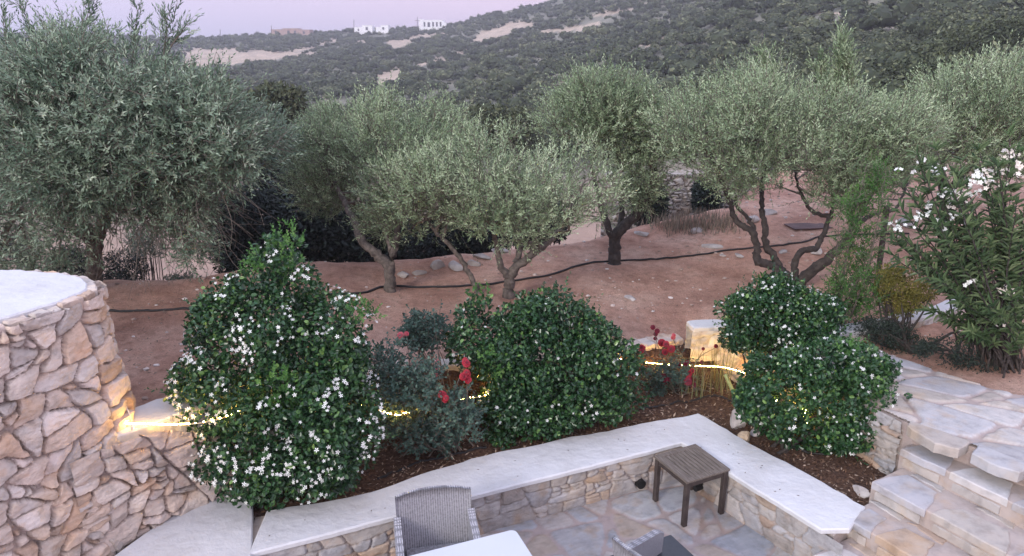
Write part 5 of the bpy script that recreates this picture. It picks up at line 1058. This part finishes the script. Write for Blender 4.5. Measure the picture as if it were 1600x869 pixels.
# adapter and cable
ad_ = empty('power_adapter', Pz(184, 640, 1.40), 'small white power box with loose cable where the light strip starts', 'power adapter'); M['white_plastic'] = mat_plain('white_plastic', (.7, .7, .68), .4)
g = Geo(); box(g, Pz(182, 634, 1.42), (.075, .045, .06), .4, .5, .008); g.build('housing', M['white_plastic'], ad_)
g = Geo(); tube(g, smooth_path([Pz(186, 626, 1.45), Pz(193, 627, 1.47), Pz(199, 640, 1.42), Pz(205, 654, 1.37), Pz(207, 668, 1.335)], 20), .0045, 6); g.build('cable', M['white_plastic'], ad_, smooth=True)
g = Geo(); box(g, Pz(206, 668, 1.335), (.02, .02, .04), .2, .5, .004); g.build('connector', M['white_plastic'], ad_)

# ------------------------------------------------------------ hoses
M['hose'] = mat_plain('black_hose', (.02, .018, .018), .6)
def hose(name, label, px, r_=.013, fn=None, grp=None, lift=.012):
    P = smooth_path([fn(x, y) for x, y in px], 120); 
    if fn is Pg: P[:, 2] = ground_z(P[:, 0], P[:, 1]) + lift
    else: P[:, 2] = soil_z(P[:, 0], P[:, 1]) + lift
    g = Geo(); tube(g, P, r_, 6); tag(g.build(name, M['hose'], smooth=True), label, 'hose', grp)
hose('irrigation_hose', 'long black irrigation hose winding past the olive trunks over red earth', [(440, 470), (500, 463), (555, 460), (605, 449), (650, 450), (700, 449), (745, 446), (800, 440), (850, 433), (900, 417), (955, 409), (1020, 406), (1100, 398), (1180, 388), (1240, 381), (1290, 370), (1340, 368), (1420, 366)], .017, Pg)
hose('irrigation_hose', 'black hose lying along the garden rim at far left behind the tower', [(120, 485), (180, 487), (240, 487), (300, 484), (345, 480), (400, 476)], .017, Pg)
def Ps(x, y):
    z = .45
    for _ in range(8): p = Pz(x, y, z); z = float(soil_z(p[:1], p[1:2])[0])
    return Pz(x, y, z)
hose('drip_hose', 'black drip hose across the mulch under the crimson roses', [(1000, 640), (1040, 634), (1080, 628), (1130, 622), (1150, 632)], .011, Ps)
hose('drip_hose', 'black drip hose crossing the mulch below the front right bush', [(1160, 655), (1200, 680), (1240, 700), (1290, 712)], .011, Ps)
hose('drip_hose', 'black drip hose along the bench edge below the red rose bush', [(590, 750), (640, 730), (700, 712), (760, 700)], .011, Ps)

g = Geo(); n = 26; tt = rng.random(n); A_ = np.array([[*(np.array(BI_C) * (1 - t) + np.array(BI_L2) * t), .463] for t in tt[:14]] + [[*(np.array(BI_C) * (1 - t) + np.array(BI_R) * t), .463] for t in tt[14:]])
A_[:14, :2] += nL * rng.uniform(.08, .4, (14, 1)); A_[14:, :2] += nR * rng.uniform(.08, .4, (12, 1)); add_leaves(g, A_, rdirs(n) * [1, 1, .02], rdirs(n) * .2 + [0, 0, 1], rng.uniform(.012, .03, n), .01, RHOMB, rng.random(n) * .4); tag(g.build('fallen_leaves', M['chips']), 'few tiny dried leaves lying on the white bench top', 'leaves', kind='stuff')
# ------------------------------------------------------------ post, pole
bp_ = Pg(1368, 462); tp = Py(1386, 322, bp_[1]); g = Geo(); bar(g, bp_ - [0, 0, .1], tp, .055, .055, .5, (0, 1, 0)); tag(g.build('wooden_post', M['teak_dark']), 'dark square wooden post leaning slightly among the right-hand bushes', 'post')
pa, pb = Pz(1152, 625, .46), Pz(1133, 585, .72); g = Geo(); tube(g, smooth_path([pa * 1.0, (pa + pb) / 2, pb], 8), .022, 8); M['green_tube'] = mat_plain('yellow_green_tube', (.30, .33, .13), .5); tag(g.build('garden_pole', M['green_tube'], smooth=True), 'short yellow-green tube leaning under the light strip', 'pole')
# drain pipes in the bench wall
M['black'] = mat_plain('black_pipe', (.008, .008, .008), .6)
for (x, y), lb in (((1012, 767), 'black round drain pipe end in the bench wall left of the side table'), ((1083, 766), 'black drain outlet in the bench wall behind the side table leg')):
    c = Pz(x, y, .085); n_ = -nL if x < 1050 else -nR; n3 = np.array([n_[0], n_[1], 0]); ce = BI_C + nL * ins; tt = (c[:2] - ce) @ dl if x < 1050 else (c[:2] - ce) @ dr; base_ = ce + (dl if x < 1050 else dr) * max(tt, .06); p0 = np.array([base_[0], base_[1], .09]); g = Geo(); tube(g, [p0 - n3 * .05, p0 + n3 * .012, p0 + n3 * .05], .048 if x < 1050 else .03, 16, .5); tag(g.build('drain_pipe', M['black'], smooth=False), lb, 'drain pipe')

# ------------------------------------------------------------ rocks
def rock(name, label, c, s_, group=None, mat='rock', seed=0, cat='rock', parent=None):
    V, F = ICO2; r = np.random.default_rng(seed + 900); V = V.copy()
    for _ in range(11):
        n_ = unit(r.normal(0, 1, 3)); dd = V @ n_; lim = r.uniform(.45, .85); V = V - n_ * np.maximum(dd - lim, 0)[:, None] * .92
    V = V * np.asarray(s_) * 1.0 + (fbm(V[:, 0] * 3 + 5, V[:, 1] * 3 + V[:, 2] * 2, seed)[:, None] - .5) * np.asarray(s_) * .18; a = r.random() * 6.28; V = V @ np.array([[math.cos(a), math.sin(a), 0], [-math.sin(a), math.cos(a), 0], [0, 0, 1]])
    g = Geo(); g.add(V, F); o = bpy.data.objects.new(name, g.mesh(name, M[mat], (0, 0, 0), False)); COL.objects.link(o); o.location = tuple(float(v) for v in c); return tag(o, label, cat, group)
rock('stone', 'larger pale rounded stone standing upright in the mulch by the front right bush', Ps(1153, 668) + [0, 0, .10], (.10, .08, .15), None, 'rock', 1)
rock('stone', 'smaller tan stone leaning on the upright pale one in the mulch', Ps(1162, 690) + [0, 0, .05], (.075, .06, .09), None, 'sand', 2)
rock('stone', 'flat grey stone lying right of the two pale stones in the mulch', Ps(1180, 678) + [0, 0, .03], (.09, .06, .045), None, 'rock', 3)
rock('stone', 'pale wedge stone at the planter end against the lowest stair', Ps(1345, 772) + [0, 0, .02], (.1, .05, .05), None, 'rock', 4)
rl = [('left end of the rim, beside the silvery olive trunk', 628, 431, .16, .08), ('second along the rim from the silvery olive trunk', 655, 428, .15, .07), ('tallest and greyest in the middle of the rim', 682, 418, .2, .13), ('widest, right of the tallest one', 712, 418, .24, .10), ('just left of the leaning bare trunk', 738, 414, .18, .09), ('right of the leaning trunk, long and flat', 752, 402, .22, .08), ('right-hand end, under the forked olive crown', 780, 394, .2, .07)]
for k, (lb, x, y, w, h) in enumerate(rl): rock('rim_rock', 'garden rim rock, ' + lb, Pg(x, y) + [0, 0, h * .15], (w * .8, w * .45, h * .8), 'rocks along the far rim of the garden', 'rock', 20 + k)
wr = [('largest flat white rock near the big olive tree limbs', 1112, 386, .19, .05), ('white rock between the limbs of the big olive tree', 1275, 395, .2, .08), ('flat white rock right of the big olive tree foot', 1222, 394, .13, .03), ('small pale rock in front of the hose, centre right', 985, 467, .12, .03), ('pale rock far left of the hose on the red rim', 1000, 366, .2, .05), ('pale rock right of the dark trunk at the rim', 1090, 362, .2, .06), ('pale rock under the forked limbs', 1155, 400, .12, .03), ('pale rock beyond the hose at right', 1330, 385, .14, .05), ('pale rock near the dark post', 1345, 398, .12, .05), ('whitish rock beside the dry grass', 1175, 345, .22, .09), ('pale rock at the foot of the rear terrace', 1200, 335, .2, .09), ('white rock beyond the post at right', 1415, 352, .22, .1), ('small white stone in open red earth', 1130, 400, .08, .02)]
for k, (lb, x, y, w, h) in enumerate(wr): rock('garden_rock', lb, Pg(x, y) + [0, 0, h * .3], (w, w * .55, h), 'pale rocks on the red earth', 'rock', 50 + k)
# pebbles and leaf litter
g = Geo(); n = 5500; P = np.stack([rng.uniform(-8, 10, n), rng.uniform(5.8, 17, n)], 1); P = P[~inpoly(P, CUT) & (P[:, 1] < np.interp(P[:, 0], YE_X, YE_Y))]; z = ground_z(P[:, 0], P[:, 1]); IV, IF = ICO1; IV0, IF0 = ico(1)
for p, zz in zip(P, z):
    s_ = .006 + .034 * rng.random() ** 5; v = IV0 * rng.uniform(.7, 1.2, (len(IV0), 1)) * [s_, s_ * .8, s_ * .5] + [p[0], p[1], zz + s_ * .2]; g.add(v, IF0, .3 + .7 * rng.random())
M['pebble'] = mat_leaf('pebble', [(0, (.2, .13, .1)), (.6, (.4, .3, .25)), (1, (.6, .54, .5))], .9, .2, 0.01); tag(g.build('pebbles', M['pebble']), 'small pale pebbles scattered over the red earth', 'pebbles', kind='stuff')
g = Geo(); n = 16000; P = np.stack([rng.uniform(-8, 10, n), rng.uniform(5.8, 17, n)], 1); P = P[~inpoly(P, CUT) & (P[:, 1] < np.interp(P[:, 0], YE_X, YE_Y))]; P = P[rng.random(len(P)) < sstep(fbm(P[:, 0] * 1.2, P[:, 1] * 1.2, 66), .35, .65)]; z = ground_z(P[:, 0], P[:, 1]); k = len(P)
add_leaves(g, np.column_stack([P, z + .006]), rdirs(k) * [1, 1, .1], rdirs(k) * .3 + [0, 0, 1], rng.uniform(.025, .07, k), rng.uniform(.008, .018, k), RHOMB, rng.random(k)); tag(g.build('leaf_litter', M['dry']), 'dry fallen olive leaves scattered over the red earth', 'leaf litter', kind='stuff')
# dark rusty sheet on the ground behind the big olive
c = Pg(1262, 355); g = Geo(); box(g, c + [0, 0, .02], (.7, .4, .02), .15, .5, .004); tag(g.build('metal_sheet', mat_noise('rusty_sheet', [(.3, (.06, .035, .035)), (.7, (.13, .08, .075))], 5, .8)), 'flat dark rusty sheet lying on the earth behind the wide olive tree', 'metal sheet')

# ------------------------------------------------------------ houses and poles on the ridge
M['white_wall'] = mat_plain('whitewash', (.8, .79, .8), .8); M['brick_wall'] = mat_noise('raw_brick', [(.3, (.30, .20, .17)), (.7, (.42, .30, .26))], .6, .9); M['house_glass'] = mat_plain('dark_glass', (.08, .08, .10), .2)
def house(name, label, x0, x1, y0, y1, Y, blocks, wins, mat):
    """extent in photo pixels at distance Y; blocks: (fx0, fx1, height fraction, depth); wins: (fx, fw, f0, f1)"""
    a = Py(x0, y1, Y); b_ = Py(x1, y1, Y); W_ = b_[0] - a[0]; Ht = Py(x0, y0, Y)[2] - a[2]; root = empty(name, ((a[0] + b_[0]) / 2, Y + 4, a[2] - 1), label, 'house')
    for k, (f0, f1, hf, dpt) in enumerate(blocks):
        g = Geo(); box(g, (a[0] + W_ * (f0 + f1) / 2, Y + dpt / 2 + .05 * k, a[2] - 2 + (Ht * hf + 2) / 2), (W_ * (f1 - f0), dpt, Ht * hf + 2), 0, .5, .05); g.build('wall', M[mat], root)
        g = Geo(); box(g, (a[0] + W_ * (f0 + f1) / 2, Y + dpt / 2 + .05 * k, a[2] + Ht * hf + .1), (W_ * (f1 - f0) + .2, dpt + .2, .2), 0, .5, .05); g.build('roof', M[mat], root)
    for fx, fw_, f0, f1 in wins:
        g = Geo(); box(g, (a[0] + W_ * fx, Y - .02, a[2] + Ht * (f0 + f1) / 2), (W_ * fw_, .12, Ht * (f1 - f0)), 0, .5, 0); g.build('window', M['house_glass'], root)
    return root
house('house', 'white flat-roofed house with dark openings standing on the hill crest', 655, 697, 32, 44, 392, [(0, .12, 1.1, 6), (.12, .9, 1, 8), (.9, 1, .7, 6)], [(.2, .06, .2, .8), (.36, .09, .15, .75), (.52, .06, .2, .8), (.66, .06, .2, .8), (.8, .06, .2, .8)], 'white_wall')
house('house', 'low white house left of the white house on the crest, partly behind scrub', 553, 582, 40, 50, 410, [(0, .45, .7, 7), (.45, 1, 1, 7)], [(.25, .08, .15, .5), (.7, .12, .3, .75)], 'white_wall')
house('house', 'smallest white house, between the other two white houses on the crest', 587, 607, 40, 49, 410, [(0, .4, .7, 7), (.4, 1, 1, 7)], [(.6, .15, .3, .7)], 'white_wall')
house('house', 'long low unfinished brick building on the left part of the ridge', 424, 484, 45, 55, 425, [(0, .3, .85, 8), (.3, .7, 1, 8), (.7, 1, .8, 8)], [(.12, .05, .2, .7), (.45, .06, .2, .7), (.62, .05, .2, .7), (.85, .05, .2, .6)], 'brick_wall')
house('house', 'tiny white hut glimpsed beside the top of the left olive tree', 268, 280, 56, 63, 430, [(0, 1, 1, 5)], [(.5, .2, .2, .7)], 'white_wall')
for x, y0, y1, lb, arm in ((652, 26, 44, 'thin mast with a cross arm left of the white house on the crest', 1), (553, 31, 47, 'thin mast beside the low white house', 0), (424, 40, 60, 'thin pole at the left end of the brick building', 0), (344, 46, 60, 'lone thin pole on the far left ridge', 0), (520, 48, 62, 'short pale pole beside the track below the ridge', 1)):
    Y = 388; a, b_ = Py(x, y1 + 3, Y), Py(x, y0, Y); g = Geo(); tube(g, [a, (a + b_) / 2, b_], .14, 6)
    if arm: tube(g, [b_ * .7 + a * .3 - [1.4, 0, 0], b_ * .7 + a * .3, b_ * .7 + a * .3 + [1.4, 0, 0]], .1, 5)
    tag(g.build('utility_pole', M['teak_dark']), lb, 'pole', 'poles along the ridge')
# haze
m = bpy.data.materials.new('haze_air'); m.use_nodes = True; nt = m.node_tree; nt.nodes.clear(); o_ = nt.nodes.new('ShaderNodeOutputMaterial'); v_ = nt.nodes.new('ShaderNodeVolumePrincipled')
v_.inputs['Color'].default_value = (.86, .84, .92, 1); v_.inputs['Density'].default_value = .0008; v_.inputs['Anisotropy'].default_value = .2; nt.links.new(v_.outputs[0], o_.inputs['Volume'])
zs = np.concatenate([Z.ravel(), [0]]); g = Geo(); zl = float(Z.min()) - 1; box(g, (0, 310, (60 + zl) / 2), (1300, 700, 60 - zl), 0, .5, 0); hz = g.build('haze', m); tag(hz, 'thin dusk haze greying the far hillside', 'haze', kind='stuff')
